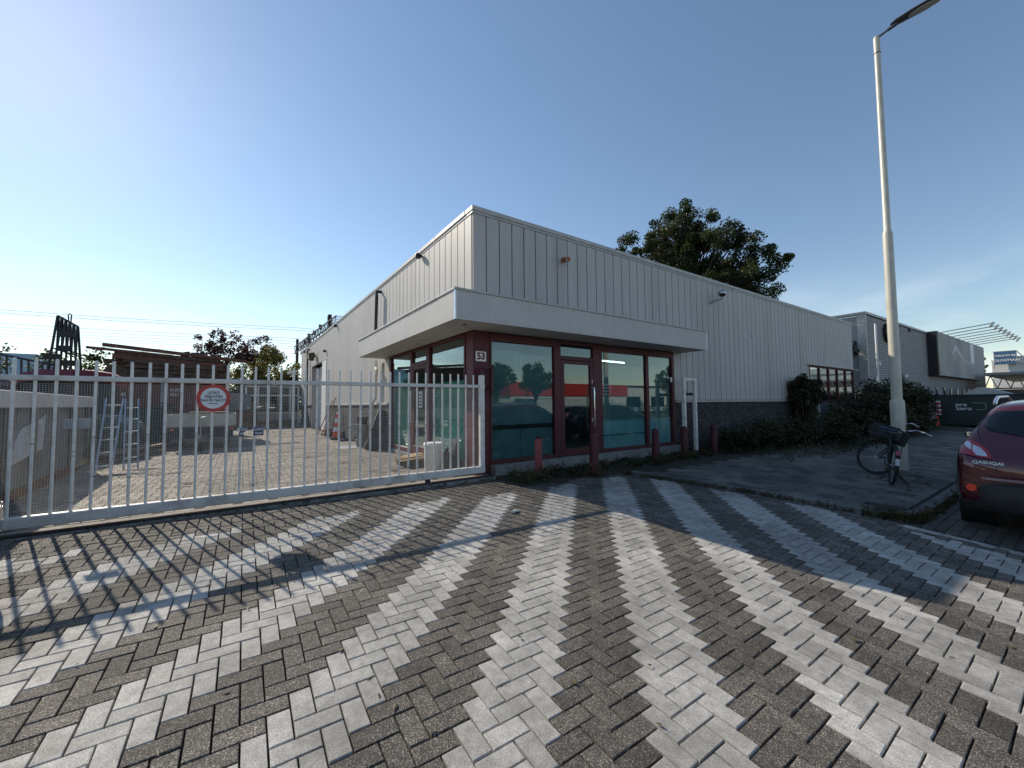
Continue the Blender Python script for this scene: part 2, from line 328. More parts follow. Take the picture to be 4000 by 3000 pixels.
# ------------------------------------------------------------------ pavers and slabs
def piece_template(corners, ch=.004, depth=.05):
    """corners: four (x,y) ccw; top face at z=0 with chamfered edges; 18 triangles"""
    c = np.array(corners); mid = c.mean(0); ins = c+(mid-c)/np.linalg.norm(mid-c, axis=1)[:, None]*ch*1.5
    v = np.concatenate([np.c_[c, np.full(4, -depth)], np.c_[c, np.full(4, -ch)], np.c_[ins, np.zeros(4)]])
    f = [(k, (k+1) % 4, 4+(k+1) % 4, 4+k) for k in range(4)]+[(4+k, 4+(k+1) % 4, 8+(k+1) % 4, 8+k) for k in range(4)]+[(8,9,10,11)]
    return v, np.array(f)
def euler_np(rx, ry, rz):
    return np.array(Euler((rx, ry, rz)).to_matrix())
def lay(name, items, templ, matnames, parent, nmax=300, score=None, stuff_name=None):
    """items: (template key, x, y, z, rx, ry, rz, tone, material index). The nmax best in view become objects, the rest one stuff part."""
    sc = [score(i) for i in items]; order = sorted(range(len(items)), key=lambda k: -sc[k]); cache = {}
    for k in order[:nmax]:
        key, x, y, z, rx, ry, rz, tone, mi = items[k]
        if (key, mi) not in cache:
            v, f = templ[key]; me = bpy.data.meshes.new(name); me.from_pydata(v.tolist(), [], f.tolist()); me.materials.append(M[matnames[mi]]); cache[(key, mi)] = me
        o = bpy.data.objects.new(name, cache[(key, mi)]); COL.objects.link(o); o.parent = parent
        o.location = (x, y, z); o.rotation_euler = (rx, ry, rz); o['tone'] = float(tone)
    rest = order[nmax:]
    if rest:
        VS, FS, TN, MI = [], [], [], []; base = 0
        for k in rest:
            key, x, y, z, rx, ry, rz, tone, mi = items[k]; v, f = templ[key]
            VS.append(v @ euler_np(rx, ry, rz).T+np.array((x, y, z))); FS.append(f+base); base += len(v); TN.append(np.full(len(v), tone)); MI.append(np.full(len(f), mi))
        npmesh(stuff_name or name, np.concatenate(VS), np.concatenate(FS), matnames, parent, np.concatenate(TN), np.concatenate(MI), 'stuff')
def inview(x, y, z=0):
    d = Vector((x, y, z-H)); w = d.dot(fw)
    if w < .3: return None
    return 2000+FPX*d.dot(rt)/w, 1500-FPX*d.dot(up)/w, w
def score_near(hide=None):
    def f(i):
        p = inview(i[1], i[2])
        if p is None or not(-60 < p[0] < 4060 and -60 < p[1] < 3060): return -1e6-i[1]**2-i[2]**2
        return -p[2] - (i[1]**2+i[2]**2)*.001
    return f
# the forecourt falls towards the street
def gz(x, y): return .0164-.0087*min(max(x, -6), 8)-.0432*(7.2-max(min(y, 7.2), -5.2))
GRX, GRY = .0432, .0087
def slab(name, m, pts, dz, depth):
    depth = 1.0+(.01 if name == 'sidewalk' else 0)
    n = len(pts); v = [(x, y, gz(x, y)+dz-depth) for x, y in pts]+[(x, y, gz(x, y)+dz) for x, y in pts]
    return MB().add(v, [tuple(range(n-1, -1, -1)), tuple(range(n, 2*n))]+[(k, (k+1) % n, n+(k+1) % n, n+k) for k in range(n)]).build(name, m, None)
# herringbone lattice measured from the photograph (brick axes run roughly along the two facades)
U = np.array((.1174, -.0006)); Vv = np.array((.0011, .1200)); O0 = np.array((1.442, 1.658))
def lat(i, j): return O0+i*U+j*Vv
gap = .0046
def cellquad(i0, i1, j0, j1):
    c = np.array([i0*U+j0*Vv, i1*U+j0*Vv, i1*U+j1*Vv, i0*U+j1*Vv]); m = c.mean(0)
    eu = U/np.linalg.norm(U)*gap; ev = Vv/np.linalg.norm(Vv)*gap
    return c-m+np.array([eu+ev, -eu+ev, -eu-ev, eu-ev]), m
QH, mH = cellquad(0, 2, 0, 1); QV, mV = cellquad(0, 1, 0, 2)
TEMPL = {'h': piece_template(QH), 'v': piece_template(QV)}
def herring(cond, whitef, zf, rx, ry):
    it = []
    for i in range(-150, 75):
        for j in range(-70, 310):
            d = (i-j) % 4
            if d == 0: m = lat(i, j)+mH; key = 'h'
            elif d == 3: m = lat(i, j)+mV; key = 'v'
            else: continue
            if not cond(m[0], m[1]): continue
            w = whitef(m[0], m[1], i-j)
            # a gentle uneven surface from years of traffic
            zz = zf(m[0], m[1])+.004*math.sin(m[0]*1.7+.6*m[1])+.003*math.sin(2.9*m[1]-1.1*m[0])+rng.normal(0, .0013)-.005
            it.append((key, m[0], m[1], zz, rx+rng.normal(0, .006), ry+rng.normal(0, .006), rng.normal(0, .006), float(np.clip(rng.normal(.5, .24), 0, 1)), int(w)))
    return it
KY = [1.3, 1.9, 2.28, 3.06, 3.87, 5.23, 6.1]; KX = [8.14, 8.14, 8.14, 8.07, 7.93, 7.56, 7.30]
def kx(y): return float(np.interp(y, KY, KX))
def wl(y): return 7.70+.175*(y-.2)      # the white line beside the parking bay
fp = struct(slab('forecourt_paving', 'sand', [(-9,-5),(6.9,-5),(8.06,1.75),(8.06,2.3),(7.9,3.9),(7.5,5.2),(7.2,6.2),(7.2,7.0),(-9,7.0)], -.021, .3))
def fc_white(x, y, d):
    lim = 6.13 if x < 3.6 else 5.93
    if y > 1.7 and x > kx(y)-.22: return 0
    if y < 1.7 and x > wl(y)-.30: return 0
    return ((d+6) % 12) < 6 and y < lim
def fc_cond(x, y):
    if y > 6.93 or y < -4.9 or x < -8.9: return False
    if x > 4.42 and y > 6.18-.10*math.sin(x*5): return False
    if y < 1.74: return x < wl(y)-.12
    return x < kx(y)-.10
lay('paver', herring(fc_cond, fc_white, gz, GRX, GRY), TEMPL, ['paver_dark', 'paver_white'], fp, 300, score_near(), 'pavers_farther_off')
# parking bay with its white line of stretcher bricks
bl = struct(slab('parking_bay_paving', 'sand', [(7.0,-5),(60,-5),(60,1.50),(8.3,1.50),(8.07,1.74)], -.016, .3))
items = []
tb = {'l': piece_template([(-.057,-.115),(.057,-.115),(.057,.115),(-.057,.115)]), 'b': piece_template([(-.115,-.057),(.115,-.057),(.115,.057),(-.115,.057)])}
for k in range(16):
    y = 1.60-.238*k; x = wl(y); items.append(('l', x, y, gz(x, y)-.004, GRX, GRY, -.17+rng.normal(0,.01), rng.random(), 1))
for a in range(0, 60):
    for b in range(34):
        x = 7.9+.238*a+(.119 if b % 2 else 0)-.175*.119*b; y = 1.42-.119*b
        if wl(y)+.20 < x < 19: items.append(('b', x, y, gz(x, y)-.005+rng.normal(0,.0015), GRX+rng.normal(0,.006), rng.normal(0,.006), 0, float(np.clip(rng.normal(.5,.25),0,1)), 0))
lay('paver', items, tb, ['paver_bay', 'paver_white'], bl, 300, score_near(), 'pavers_farther_off')
# yard behind the gate (level)
yp = struct(box('yard_paving', 'sand', None, -16, 4.07, 7.46, 44, -.6, -.012))
def yd_cond(x, y):
    return 7.58 < y < 36 and x < 4.02 and x > -2.0-(y-7)*.36
lay('paver', herring(yd_cond, lambda x, y, d: 0, lambda x, y: 0, 0, 0), TEMPL, ['paver_yard'], yp, 300, score_near(), 'pavers_farther_off')
# sidewalk
sw = struct(slab('sidewalk', 'sand', [(8.18,2.1),(8.33,1.84),(8.62,1.70),(60,1.70),(60,5.7),(7.5,5.7),(7.62,5.2),(8.0,3.9),(8.15,3.0)], .044, .3))
items = []; ts = {'t': piece_template([(-.1625,-.1625),(.1625,-.1625),(.1625,.1625),(-.1625,.1625)], .005, .04), 'u': piece_template([(-.1625,-.080),(.1625,-.080),(.1625,.080),(-.1625,.080)], .005, .04)}
for a in range(70):
    for b in range(13):
        x = 7.75+.33*a; y = 1.92+.33*b+(.165 if a % 2 else 0)
        if x < kx(y)+.23 or (x < 8.75 and y < 2.1) or y > 5.6: continue
        items.append(('t', x, y, gz(x, y)+.058+rng.normal(0,.003), GRX+rng.normal(0,.01), rng.normal(0,.01), rng.normal(0,.008), float(np.clip(rng.normal(.5,.25),0,1)), 0))
for a in range(3, 70, 2):
    x = 7.75+.33*a
    if x > 8.75: items.append(('u', x, 1.8375, gz(x, 1.84)+.058, GRX, rng.normal(0,.01), 0, float(np.clip(rng.normal(.5,.25),0,1)), 0))
lay('slab', items, ts, ['tile_grey'], sw, 300, score_near(), 'slabs_farther_off')
def kerb(pts, w=.16, z=.066):
    for (x0, y0), (x1, y1) in zip(pts[:-1], pts[1:]):
        a = Vector((x0, y0, 0)); b = Vector((x1, y1, 0)); d = (b-a).normalized(); n = Vector((-d.y, d.x, 0))*w/2; e = d*.004
        p = [a+e-n, b-e-n, b-e+n, a+e+n]; j = rng.normal(0,.002)
        o = MB().add([(q.x, q.y, gz(q.x, q.y)-.15) for q in p]+[(q.x, q.y, gz(q.x, q.y)+z+j) for q in p], [(3,2,1,0),(4,5,6,7),(0,1,5,4),(1,2,6,5),(2,3,7,6),(3,0,4,7)]).build('kerb_stone', 'kerb_stone', sw, bevel=.008); o['tone'] = random.random()
kerb([(kx(y)+.07, y) for y in (6.0, 5.3, 4.6, 3.9, 3.2, 2.5)]+[(8.21, 2.15), (8.28, 1.93), (8.42, 1.77), (8.62, 1.67), (8.9, 1.62)]+[(9.9+1.0*k, 1.62) for k in range(0, 16)])
# planting bed, road, wider ground
struct(slab('planting_bed', 'soil', [(4.42,7.3),(4.42,6.20),(7.25,6.2),(7.45,5.72),(60,5.72),(60,9.5),(27.95,9.5),(27.95,7.3)], .002, .3))
struct(box('road', 'asphalt', None, -120, 160, -16, -5.02, -.9, -.50))
gm = MB(); gm.add([(-900,-900,-.75),(900,-900,-.75),(900,1500,-.75),(-900,1500,-.75)], [(0,1,2,3)]); struct(gm.build('ground', 'far_ground', None))
struct(box('railway_verge', 'far_ground', None, -160, 200, 44.02, 140, -.74, -.1))
struct(box('neighbour_yard', 'asphalt', None, 27.96, 200, 9.52, 44, -.74, -.12))

# ------------------------------------------------------------------ main building
X0, Y0, XE, YE, ZR = 4.095, 7.42, 27.9, 35.7, 5.70
B = thing('commercial_building', 'low white panel-clad commercial building with maroon shopfront and wide corner canopy', 'building', (X0, Y0, 0), world=True)
# structural core behind the cladding
core = MB()
core.box(X0+.05, XE, Y0+.05, Y0+.25, 3.12, 5.6); core.box(11.26, 21.8, Y0+.05, Y0+.25, 1.5, 3.12); core.box(21.8, XE, Y0+.05, Y0+.25, 0, 1.55); core.box(11.26, 21.8, Y0+.052, Y0+.25, 0, 1.5)
core.box(X0+.05, X0+.25, Y0+.26, YE, 4.15, 5.6); core.box(X0+.05, X0+.25, 13.1, 24.6, 1.5, 4.15); core.box(X0+.05, X0+.25, 30.2, YE, 0, 4.15); core.box(X0+.05, X0+.25, Y0+.26, 13.1, 3.12, 4.15)
core.box(X0+.052, X0+.25, 13.1, 24.6, 0, 1.5)
core.box(XE-.2, XE, Y0+.26, YE, 0, 5.6); core.box(X0+.26, XE-.21, YE-.2, YE, 0, 5.6)
core.build('wall', 'cladding_core', B)
box('roof', 'asphalt', B, X0+.1, XE-.05, Y0+.1, YE-.05, 5.50, 5.58)
def panel_x(xa, xb, z0, z1): box('cladding_panel', 'cladding', B, xa+.013, xb-.013, Y0, Y0+.048, z0, z1, bevel=.004)
def panel_y(ya, yb, z0, z1): box('cladding_panel', 'cladding', B, X0, X0+.048, ya+.011, yb-.011, z0, z1, bevel=.004)
pw = .3425; xs = [X0]
while xs[-1]+pw < XE-.05: xs.append(xs[-1]+pw)
xs.append(XE)
for a, b in zip(xs[:-1], xs[1:]):
    mid = (a+b)/2; panel_x(a, b, 3.16 if (mid < 11.25 or mid > 21.8) else 1.575, 5.64)
    if 21.4 < a < 21.8 and b > 21.8: pass
pl = .3333; ys = [Y0+.05]
while ys[-1]+pl < YE-.05: ys.append(ys[-1]+pl)
ys.append(YE)
for a, b in zip(ys[:-1], ys[1:]):
    mid = (a+b)/2; z0 = 3.16 if mid < 13.1 else (4.13 if 24.6 < mid < 30.2 else 1.565); panel_y(a, b, z0, 5.64)
# coping in lengths with open joints
for k in range(8):
    a = X0-.03 if k == 0 else 5.42+3.42*(k-1); b = min(5.42+3.42*k, XE+.03)
    if a < XE: box('coping', 'coping', B, a+.004, b-.004, Y0-.035, Y0+.30, 5.70, 5.80, bevel=.006)
for k in range(10):
    a = Y0+.305 if k == 0 else 9.35+3.42*(k-1); b = min(9.35+3.42*k, YE+.03)
    if a < YE: box('coping', 'coping', B, X0-.035, X0+.30, a+.004, b-.004, 5.70, 5.80, bevel=.006)
box('coping_flashing', 'coping', B, X0-.012, XE, Y0-.012, Y0+.06, 5.645, 5.698); box('coping_flashing', 'coping', B, X0-.012, X0+.06, Y0+.062, YE, 5.645, 5.698)
# sills on the plinth
box('plinth_sill', 'coping', B, 11.27, 21.78, Y0-.05, Y0+.045, 1.50, 1.565, bevel=.004)
box('plinth_sill', 'coping', B, X0-.05, X0+.045, 13.12, 24.58, 1.50, 1.56, bevel=.004)
box('plinth_sill', 'coping', B, X0-.05, X0+.045, 30.25, YE, 1.50, 1.56, bevel=.004)
# brick plinths: each brick has its own edges, mortar recessed
def brick_wall(axis, a0, a1, z1, matb, matm, pname):
    it = []; rows = int(z1/.0625); L_ = .2195
    tb = {}
    hb = .0265
    def tmpl(ln):
        c = [(-ln/2,-hb),(ln/2,-hb),(ln/2,hb),(-ln/2,hb)]; return piece_template(c, .003, .02)
    tb['f'] = tmpl(.2095); tb['h'] = tmpl(.1)
    if axis == 'x': mo = box('plinth', matm, B, a0, a1, Y0+.02, Y0+.05, 0, z1-.001)
    else: mo = box('plinth', matm, B, X0+.02, X0+.05, a0, a1, 0, z1-.001)
    for r in range(rows):
        s = a0+.004+(L_/2 if r % 2 else 0); z = .031+.0625*r
        if r % 2: it.append(('h', a0+.056, z))
        while s+.21 < a1: it.append(('f', s+.105, z)); s += L_
    out = []
    for key, p, z in it:
        # template lies in xy; turn it upright
        t = float(np.clip(rng.normal(.45, .28), 0, 1)); dz = rng.normal(0, .0015)
        if axis == 'x': out.append((key, p-X0, Y0+.008+dz-Y0, z, R(90), 0, 0, t, 0))
        else: out.append((key, X0+.008+dz-X0, p-Y0, z, R(90), 0, -R(90), t, 0))
    lay('brick', out, tb, [matb], mo, 300, (lambda i: -i[1]-i[2]), 'bricks_farther_off')
ORG_B = ORG[B]
brick_wall('y', 13.12, 24.58, 1.5, 'plinth_brick', 'mortar', 'plinth')
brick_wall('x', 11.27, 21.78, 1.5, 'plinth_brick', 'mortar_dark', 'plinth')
# ---- shopfront, street side
fr = lambda n, x0, x1, z0, z1, p=B, y0=7.40, y1=7.52: box(n, 'maroon', p, x0, x1, y0, y1, z0, z1, bevel=.006)
box('corner_column', 'maroon', B, X0, 4.50, Y0, 7.76, 0, 3.10, bevel=.008)
for a, b in ((4.503,4.55),(6.34,6.548),(7.672,8.012),(9.86,9.98),(11.13,11.25)): fr('mullion', a, b, .19, 3.06)
for a, b in ((4.553,6.337),(8.015,9.857),(9.983,11.127)): fr('sill_rail', a, b, .19, .28); fr('head_rail', a, b, 2.88, 3.06)
fr('transom_rail', 6.551, 7.669, 2.585, 2.68); fr('head_rail', 6.551, 7.669, 2.97, 3.06)
def pane(x0, x1, z0, z1, p=B): return box('pane', 'glass', p, x0, x1, 7.452, 7.46, z0, z1)
pane(4.55, 6.34, .28, 2.88); pane(6.55, 7.67, 2.68, 2.97); pane(8.012, 9.86, .28, 2.88); pane(9.98, 11.13, .28, 2.88)
dr = MB()
dr.box(6.556, 6.66, 7.405, 7.475, .215, 2.575); dr.box(7.56, 7.664, 7.405, 7.475, .215, 2.575); dr.box(6.662, 7.558, 7.405, 7.475, .215, .385); dr.box(6.662, 7.558, 7.405, 7.475, 2.49, 2.575)
door = dr.build('door', 'maroon', B, bevel=.004)
box('door_pane', 'glass', door, 6.66, 7.56, 7.44, 7.448, .385, 2.49)
MB().tube([(7.61,7.40,.80),(7.61,7.33,.82),(7.60,7.31,.9),(7.60,7.31,1.8),(7.61,7.33,1.90),(7.61,7.40,1.92)], .017, 8).build('door_handle', 'chrome', door, smooth=True)
box('lock', 'steel', door, 7.59, 7.625, 7.395, 7.408, 1.02, 1.12); box('lock', 'steel', door, 7.605, 7.63, 7.395, 7.408, 2.02, 2.10)
box('shopfront_step', 'concrete', B, 4.52, 11.25, 7.22, 7.50, -.05, .188, bevel=.01)
np_ = box('number_plate', 'plate_white', B, 4.155, 4.405, 7.405, 7.417, 2.42, 2.63)
text('house_number', '53', 'print_maroon', .205, TM((4.28, 7.403, 2.525)), np_, bold=.009, sp=1.0)
cb = MB(); cb.bar((4.235,7.28,2.02),(4.235,7.28,2.27),.06,.05,(0,1,0)); cb.bar((4.21,7.28,2.25),(4.50,7.28,2.30),.05,.05); cb.bar((4.47,7.28,1.7),(4.47,7.28,2.30),.055,.05,(0,1,0)); cb.bar((4.47,7.28,1.86),(4.47,7.44,1.86),.05,.05)
cb.build('gate_catch', 'maroon', B, bevel=.003)
box('wall_trim', 'fascia', B, 11.252, 11.30, Y0-.012, Y0, 1.567, 3.07)
# ---- shopfront, yard side
def fy(n, y0, y1, z0, z1): return box(n, 'maroon', B, 4.075, 4.195, y0, y1, z0, z1, bevel=.006)
for a, b in ((7.765,7.82),(9.75,9.965),(10.985,11.14),(12.92,13.09)): fy('mullion', a, b, .12, 3.06)
for a, b in ((7.823,9.747),(11.143,12.917)): fy('sill_rail', a, b, .14, .255); fy('head_rail', a, b, 3.0, 3.06)
fy('transom_rail', 9.968, 10.982, 2.575, 2.685); fy('head_rail', 9.968, 10.982, 3.012, 3.06)
def pany(y0, y1, z0, z1, p=B, n='pane'): return box(n, 'glass', p, 4.125, 4.133, y0, y1, z0, z1)
pany(7.82, 9.75, .255, 3.0); pany(9.965, 10.985, 2.685, 3.01); pany(11.14, 12.92, .255, 3.0)
dl = MB()
dl.box(4.082, 4.15, 9.972, 10.06, .13, 2.57); dl.box(4.082, 4.15, 10.89, 10.978, .13, 2.57); dl.box(4.082, 4.15, 10.063, 10.887, .13, .36); dl.box(4.082, 4.15, 10.063, 10.887, 2.48, 2.57)
d2 = dl.build('door', 'maroon', B, bevel=.004)
box('door_pane', 'glass', d2, 4.112, 4.12, 10.06, 10.89, .36, 2.48)
MB().tube([(4.08,10.93,1.0),(4.02,10.93,1.02),(4.02,10.93,1.9),(4.08,10.93,1.92)], .016, 8).build('door_handle', 'alu', d2, smooth=True)
nb = box('notice', 'paper', d2, 4.104, 4.110, 10.30, 10.52, 1.42, 1.86)
for k in range(4): box('print_line', 'print_dark', nb, 4.101, 4.1035, 10.33, 10.49, 1.47+.09*k, 1.52+.09*k)
box('shopfront_step', 'concrete', B, 4.05, 4.30, 7.77, 13.1, -.05, .118, bevel=.01)
# ---- canopy
cx0, cx1, cy0, cy1, cz0, cz1 = 3.25, 11.69, 6.57, 13.69, 3.085, 3.62
can = MB(); can.box(cx0+.02, cx1-.02, cy0+.02, Y0-.004, cz0, cz0+.02); can.box(cx0+.02, X0-.004, Y0-.002, cy1-.02, cz0, cz0+.02)
can = can.build('canopy', 'soffit', B)
for a, b in ((cx0+.02, 7.56), (7.566, cx1)): box('fascia_panel', 'fascia', can, a, b, cy0, cy0+.018, cz0-.01, cz1)
for a, b in ((cy0+.02, 10.93), (10.936, cy1)): box('fascia_panel', 'fascia', can, cx0, cx0+.018, a, b, cz0-.01, cz1)
box('fascia_panel', 'fascia', can, cx1-.018, cx1, cy0+.019, Y0-.004, cz0-.01, cz1); box('fascia_panel', 'fascia', can, cx0+.019, X0-.004, cy1-.018, cy1, cz0-.01, cz1)
for a, b in ((cx0-.02, 4.55), (4.554, 8.0), (8.004, cx1+.02)): box('canopy_flashing', 'coping', can, a, b, cy0-.025, Y0-.002, cz1+.001, cz1+.045, bevel=.005)
for a, b in ((Y0, 10.2), (10.204, cy1+.02)): box('canopy_flashing', 'coping', can, cx0-.025, X0-.002, a, b, cz1+.001, cz1+.045, bevel=.005)
MB().box(cx0-.008, cx0+.022, cy0-.008, cy0-.001, cz0-.014, cz1).box(cx0-.008, cx0-.001, cy0-.0008, cy0+.022, cz0-.014, cz1).build('corner_trim', 'alu', can)
box('corner_trim', 'alu', can, cx1-.016, cx1+.006, cy0-.006, cy0-.001, cz0-.012, cz1)
scr = MB()
for k in range(27):
    x = cx0+.12+.32*k
    for z in (cz0+.05, cz1-.06): scr.cyl((x, cy0-.004, z), (x, cy0+.001, z), .006, n=6)
for k in range(22):
    y = cy0+.12+.32*k
    for z in (cz0+.05, cz1-.06): scr.cyl((cx0-.004, y, z), (cx0+.001, y, z), .006, n=6)
scr.build('fascia_screws', 'dark_steel', can, kind='stuff')
for x, y in ((3.65,6.98),(5.6,6.98),(7.7,6.98),(9.8,6.98),(3.65,9.1),(3.65,11.7)):
    dlg = MB().lathe([(.085,-.004),(.085,.004)], 18, (x, y, cz0-.006)).build('downlight', 'white', can, smooth=True)
    MB().lathe([(.058,-.002),(.05,.001)], 16, (x, y, cz0-.0125)).build('lens', 'steel', dlg, smooth=True)
# ---- strip window at the far end
for k in range(6): box('window_mullion', 'maroon', B, 21.80+1.19*k, 21.88+1.19*k, Y0-.02, Y0+.07, 1.56, 3.10)
box('window_rail', 'maroon', B, 21.80, 27.84, Y0-.018, Y0+.068, 3.10, 3.16); box('window_rail', 'maroon', B, 21.80, 27.84, Y0-.018, Y0+.068, 1.52, 1.558)
for k in range(5): box('pane', 'glass', B, 21.882+1.19*k, 22.988+1.19*k, Y0+.03, Y0+.036, 1.558, 3.10)
box('window_hood', 'coping', B, 21.6, 28.15, Y0-.16, Y0-.004, 3.17, 3.20)
# ---- roller door to the yard
fdr = MB()
for z in range(8): fdr.box(X0+.42, X0+.46, 24.65, 30.15, .03+.51*z, .53+.51*z)
gd = fdr.build('roller_door', 'offwhite', B, bevel=.01)
box('door_jamb', 'cladding', B, X0+.045, X0+.46, 24.602, 24.645, 0, 4.12); box('door_jamb', 'cladding', B, X0+.045, X0+.46, 30.155, 30.198, 0, 4.12)
box('door_leaf', 'white', B, X0-.03, X0+.03, 24.55, 25.86, .06, 4.08, bevel=.01)
# ---- pipes and fittings
def pipe(pts, r, m, name='drainpipe', p=B): return MB().tube(pts, r, 10).build(name, m, p, smooth=True)
pipe([(X0+.02,14.09,5.5),(3.93,14.09,5.47),(3.93,14.09,5.35),(3.93,14.2,3.72)], .055, 'dark_steel')
pipe([(3.97,14.25,3.06),(3.97,14.25,2.82),(3.93,14.0,2.72),(3.93,14.0,2.62),(3.98,14.28,2.5),(3.98,14.28,1.75),(3.95,14.6,1.55),(3.95,14.62,.3),(3.95,14.62,.0)], .05, 'offwhite')
pipe([(X0+.02,31.16,5.45),(3.95,31.16,5.42),(3.95,31.16,5.3),(3.95,31.16,.0)], .06, 'wood_dark')
MB().tube([(3.96,13.35,2.9),(3.96,13.35,1.6)], .045, 8).build('drainpipe', 'offwhite', B, smooth=True)
ob = MB().cyl((6.68,Y0,5.11),(6.64,Y0-.24,5.05),.062,.066, 14).build('overflow_pipe', 'pipe_brown', B, smooth=True)
MB().tube([(6.642+.064*math.cos(t), Y0-.225+.0*t, 5.052+.064*math.sin(t)) for t in np.linspace(0, 6.28, 14)[:-1]], .012, 6, True).build('pipe_rim', 'grey_metal', ob)
def cctv(x, y, z, dx, dy, parent, n):
    """wall arm with a dome housing; d points away from the wall"""
    a = Vector((x, y, z)); d = Vector((dx, dy, 0)); arm = MB().tube([a, a+d*.12+Vector((0,0,.03)), a+d*.36+Vector((0,0,.06)), a+d*.38+Vector((0,0,.16))], .03, 8).cyl(a, a+d*.04, .075, .05, 12).build(n, 'grey_metal', parent, smooth=True)
    c = a+d*.38+Vector((0,0,.26)); MB().lathe([(.02,.12),(.08,.11),(.125,.05),(.135,0),(.13,-.03)][::-1], 16, c).build('hood', 'steel', arm, smooth=True)
    MB().lathe([(.02,-.13),(.07,-.12),(.105,-.07),(.112,-.031)], 16, c).build('dome', 'glass_dark', arm, smooth=True)
cctv(13.52, Y0, 4.97, .25, -.97, B, 'security_camera')
cc = MB().tube([(X0,YE-.12,3.9),(3.8,YE-.12,3.95),(3.6,YE-.12,4.05)], .025, 8).build('security_camera', 'offwhite', B, smooth=True)
MB().bar((3.75,YE-.35,4.22),(3.15,YE-.0,4.02),.20,.18).build('housing', 'offwhite', cc, bevel=.02)
for y, z in ((10.34,5.60),(21.7,5.56),(33.2,5.52),(24.76,4.62)):
    MB().lathe([(.04,-.08),(.075,-.07),(.085,0),(.06,.05)], 12, (X0-.10, y, z)).bar((X0,y,z),(X0-.10,y,z),.05,.05).build('sensor', 'black', B, smooth=True)
fl = MB().prism([(3.62,28.1,4.82),(3.95,28.1,4.92),(4.02,28.1,4.72),(3.92,28.1,4.38),(3.66,28.1,4.46)], (0,.55,0)).bar((X0,28.35,4.7),(3.9,28.35,4.7),.06,.1).build('floodlight', 'wood_dark', B, bevel=.02)
MB().prism([(3.615,28.14,4.78),(3.605,28.14,4.77),(3.645,28.14,4.48),(3.655,28.14,4.48)], (0,.47,0)).build('lens', 'lens', fl)
box('socket', 'white', B, X0-.03, X0+.01, 16.6, 16.72, .95, 1.2)
for z in (4.02, 4.14): MB().cyl((16.35,Y0-.02,z),(16.35,Y0+.002,z),.03,n=10).build('vent_plug', 'grey_metal', B)
box('intercom', 'white', B, 11.02, 11.10, 7.385, 7.40, 2.13, 2.27)
# ---- interior seen through the panes
rm = MB(); rm.box(4.3, 11.6, 13.3, 13.4, .1, 3.1); rm.box(11.6, 11.7, 7.7, 13.4, .1, 3.1); rm.box(4.3, 11.6, 7.55, 13.3, 3.10, 3.115)
rm.build('interior_wall', 'room', B); box('interior_floor', 'room_floor', B, 4.3, 11.6, 7.53, 13.3, .05, .12)
rm2 = MB(); rm2.box(14, 27.8, 9.6, 9.7, 0, 3.4); rm2.box(21.7, 21.8, 7.7, 9.6, 0, 3.4); rm2.box(21.8, 27.7, 7.7, 9.6, .9, .95); rm2.build('interior_wall', 'room', B)
tubel = thing('fluorescent_lamp', 'lit fluorescent tube hanging inside behind the right shop window', 'lamp', (9.9, 8.9, 2.86), world=True)
MB().cyl((9.3,8.9,2.86),(10.7,8.9,2.84),.018,n=8).build('tube', 'tube_light', tubel, smooth=True); MB().bar((9.25,8.9,2.91),(10.75,8.9,2.89),.08,.05).build('batten', 'white', tubel)
def board_plain(name, m, x0, x1, y0, y1, z0, z1): return box(name, m, None, x0, x1, y0, y1, z0, z1)
def board(name, label, m, x0, x1, y0, y1, z0, z1): tag(box(name, m, None, x0, x1, y0, y1, z0, z1), label, 'panel')
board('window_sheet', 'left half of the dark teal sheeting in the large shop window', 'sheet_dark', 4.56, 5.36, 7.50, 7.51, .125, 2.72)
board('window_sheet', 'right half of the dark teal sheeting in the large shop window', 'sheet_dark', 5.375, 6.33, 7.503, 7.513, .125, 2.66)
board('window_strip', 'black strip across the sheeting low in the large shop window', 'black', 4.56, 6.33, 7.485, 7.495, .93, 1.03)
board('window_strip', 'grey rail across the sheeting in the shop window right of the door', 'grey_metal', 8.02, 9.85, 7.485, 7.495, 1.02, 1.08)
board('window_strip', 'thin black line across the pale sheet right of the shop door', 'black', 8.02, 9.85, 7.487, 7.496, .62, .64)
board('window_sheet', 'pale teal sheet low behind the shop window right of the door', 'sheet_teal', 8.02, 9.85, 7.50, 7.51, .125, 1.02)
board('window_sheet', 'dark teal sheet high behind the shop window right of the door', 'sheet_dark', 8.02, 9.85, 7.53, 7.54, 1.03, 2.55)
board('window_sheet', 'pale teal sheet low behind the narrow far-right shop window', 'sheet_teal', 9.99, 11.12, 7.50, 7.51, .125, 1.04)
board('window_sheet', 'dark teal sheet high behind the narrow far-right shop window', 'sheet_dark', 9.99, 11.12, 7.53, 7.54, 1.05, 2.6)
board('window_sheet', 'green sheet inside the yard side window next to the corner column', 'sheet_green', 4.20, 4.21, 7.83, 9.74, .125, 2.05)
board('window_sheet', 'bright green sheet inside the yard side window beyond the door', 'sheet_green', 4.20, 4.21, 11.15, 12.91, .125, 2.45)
sp = box('pinned_notice', 'paper', None, 8.05, 8.42, 7.475, 7.479, 1.72, 2.02); tag(sp, 'small printed notice stuck inside the glass right of the shop door', 'notice')
for k in range(3): box('print_line', 'sign_red' if k == 2 else 'print_dark', sp, 8.09, 8.38, 7.4705, 7.4745, 1.76+.085*k, 1.80+.085*k)

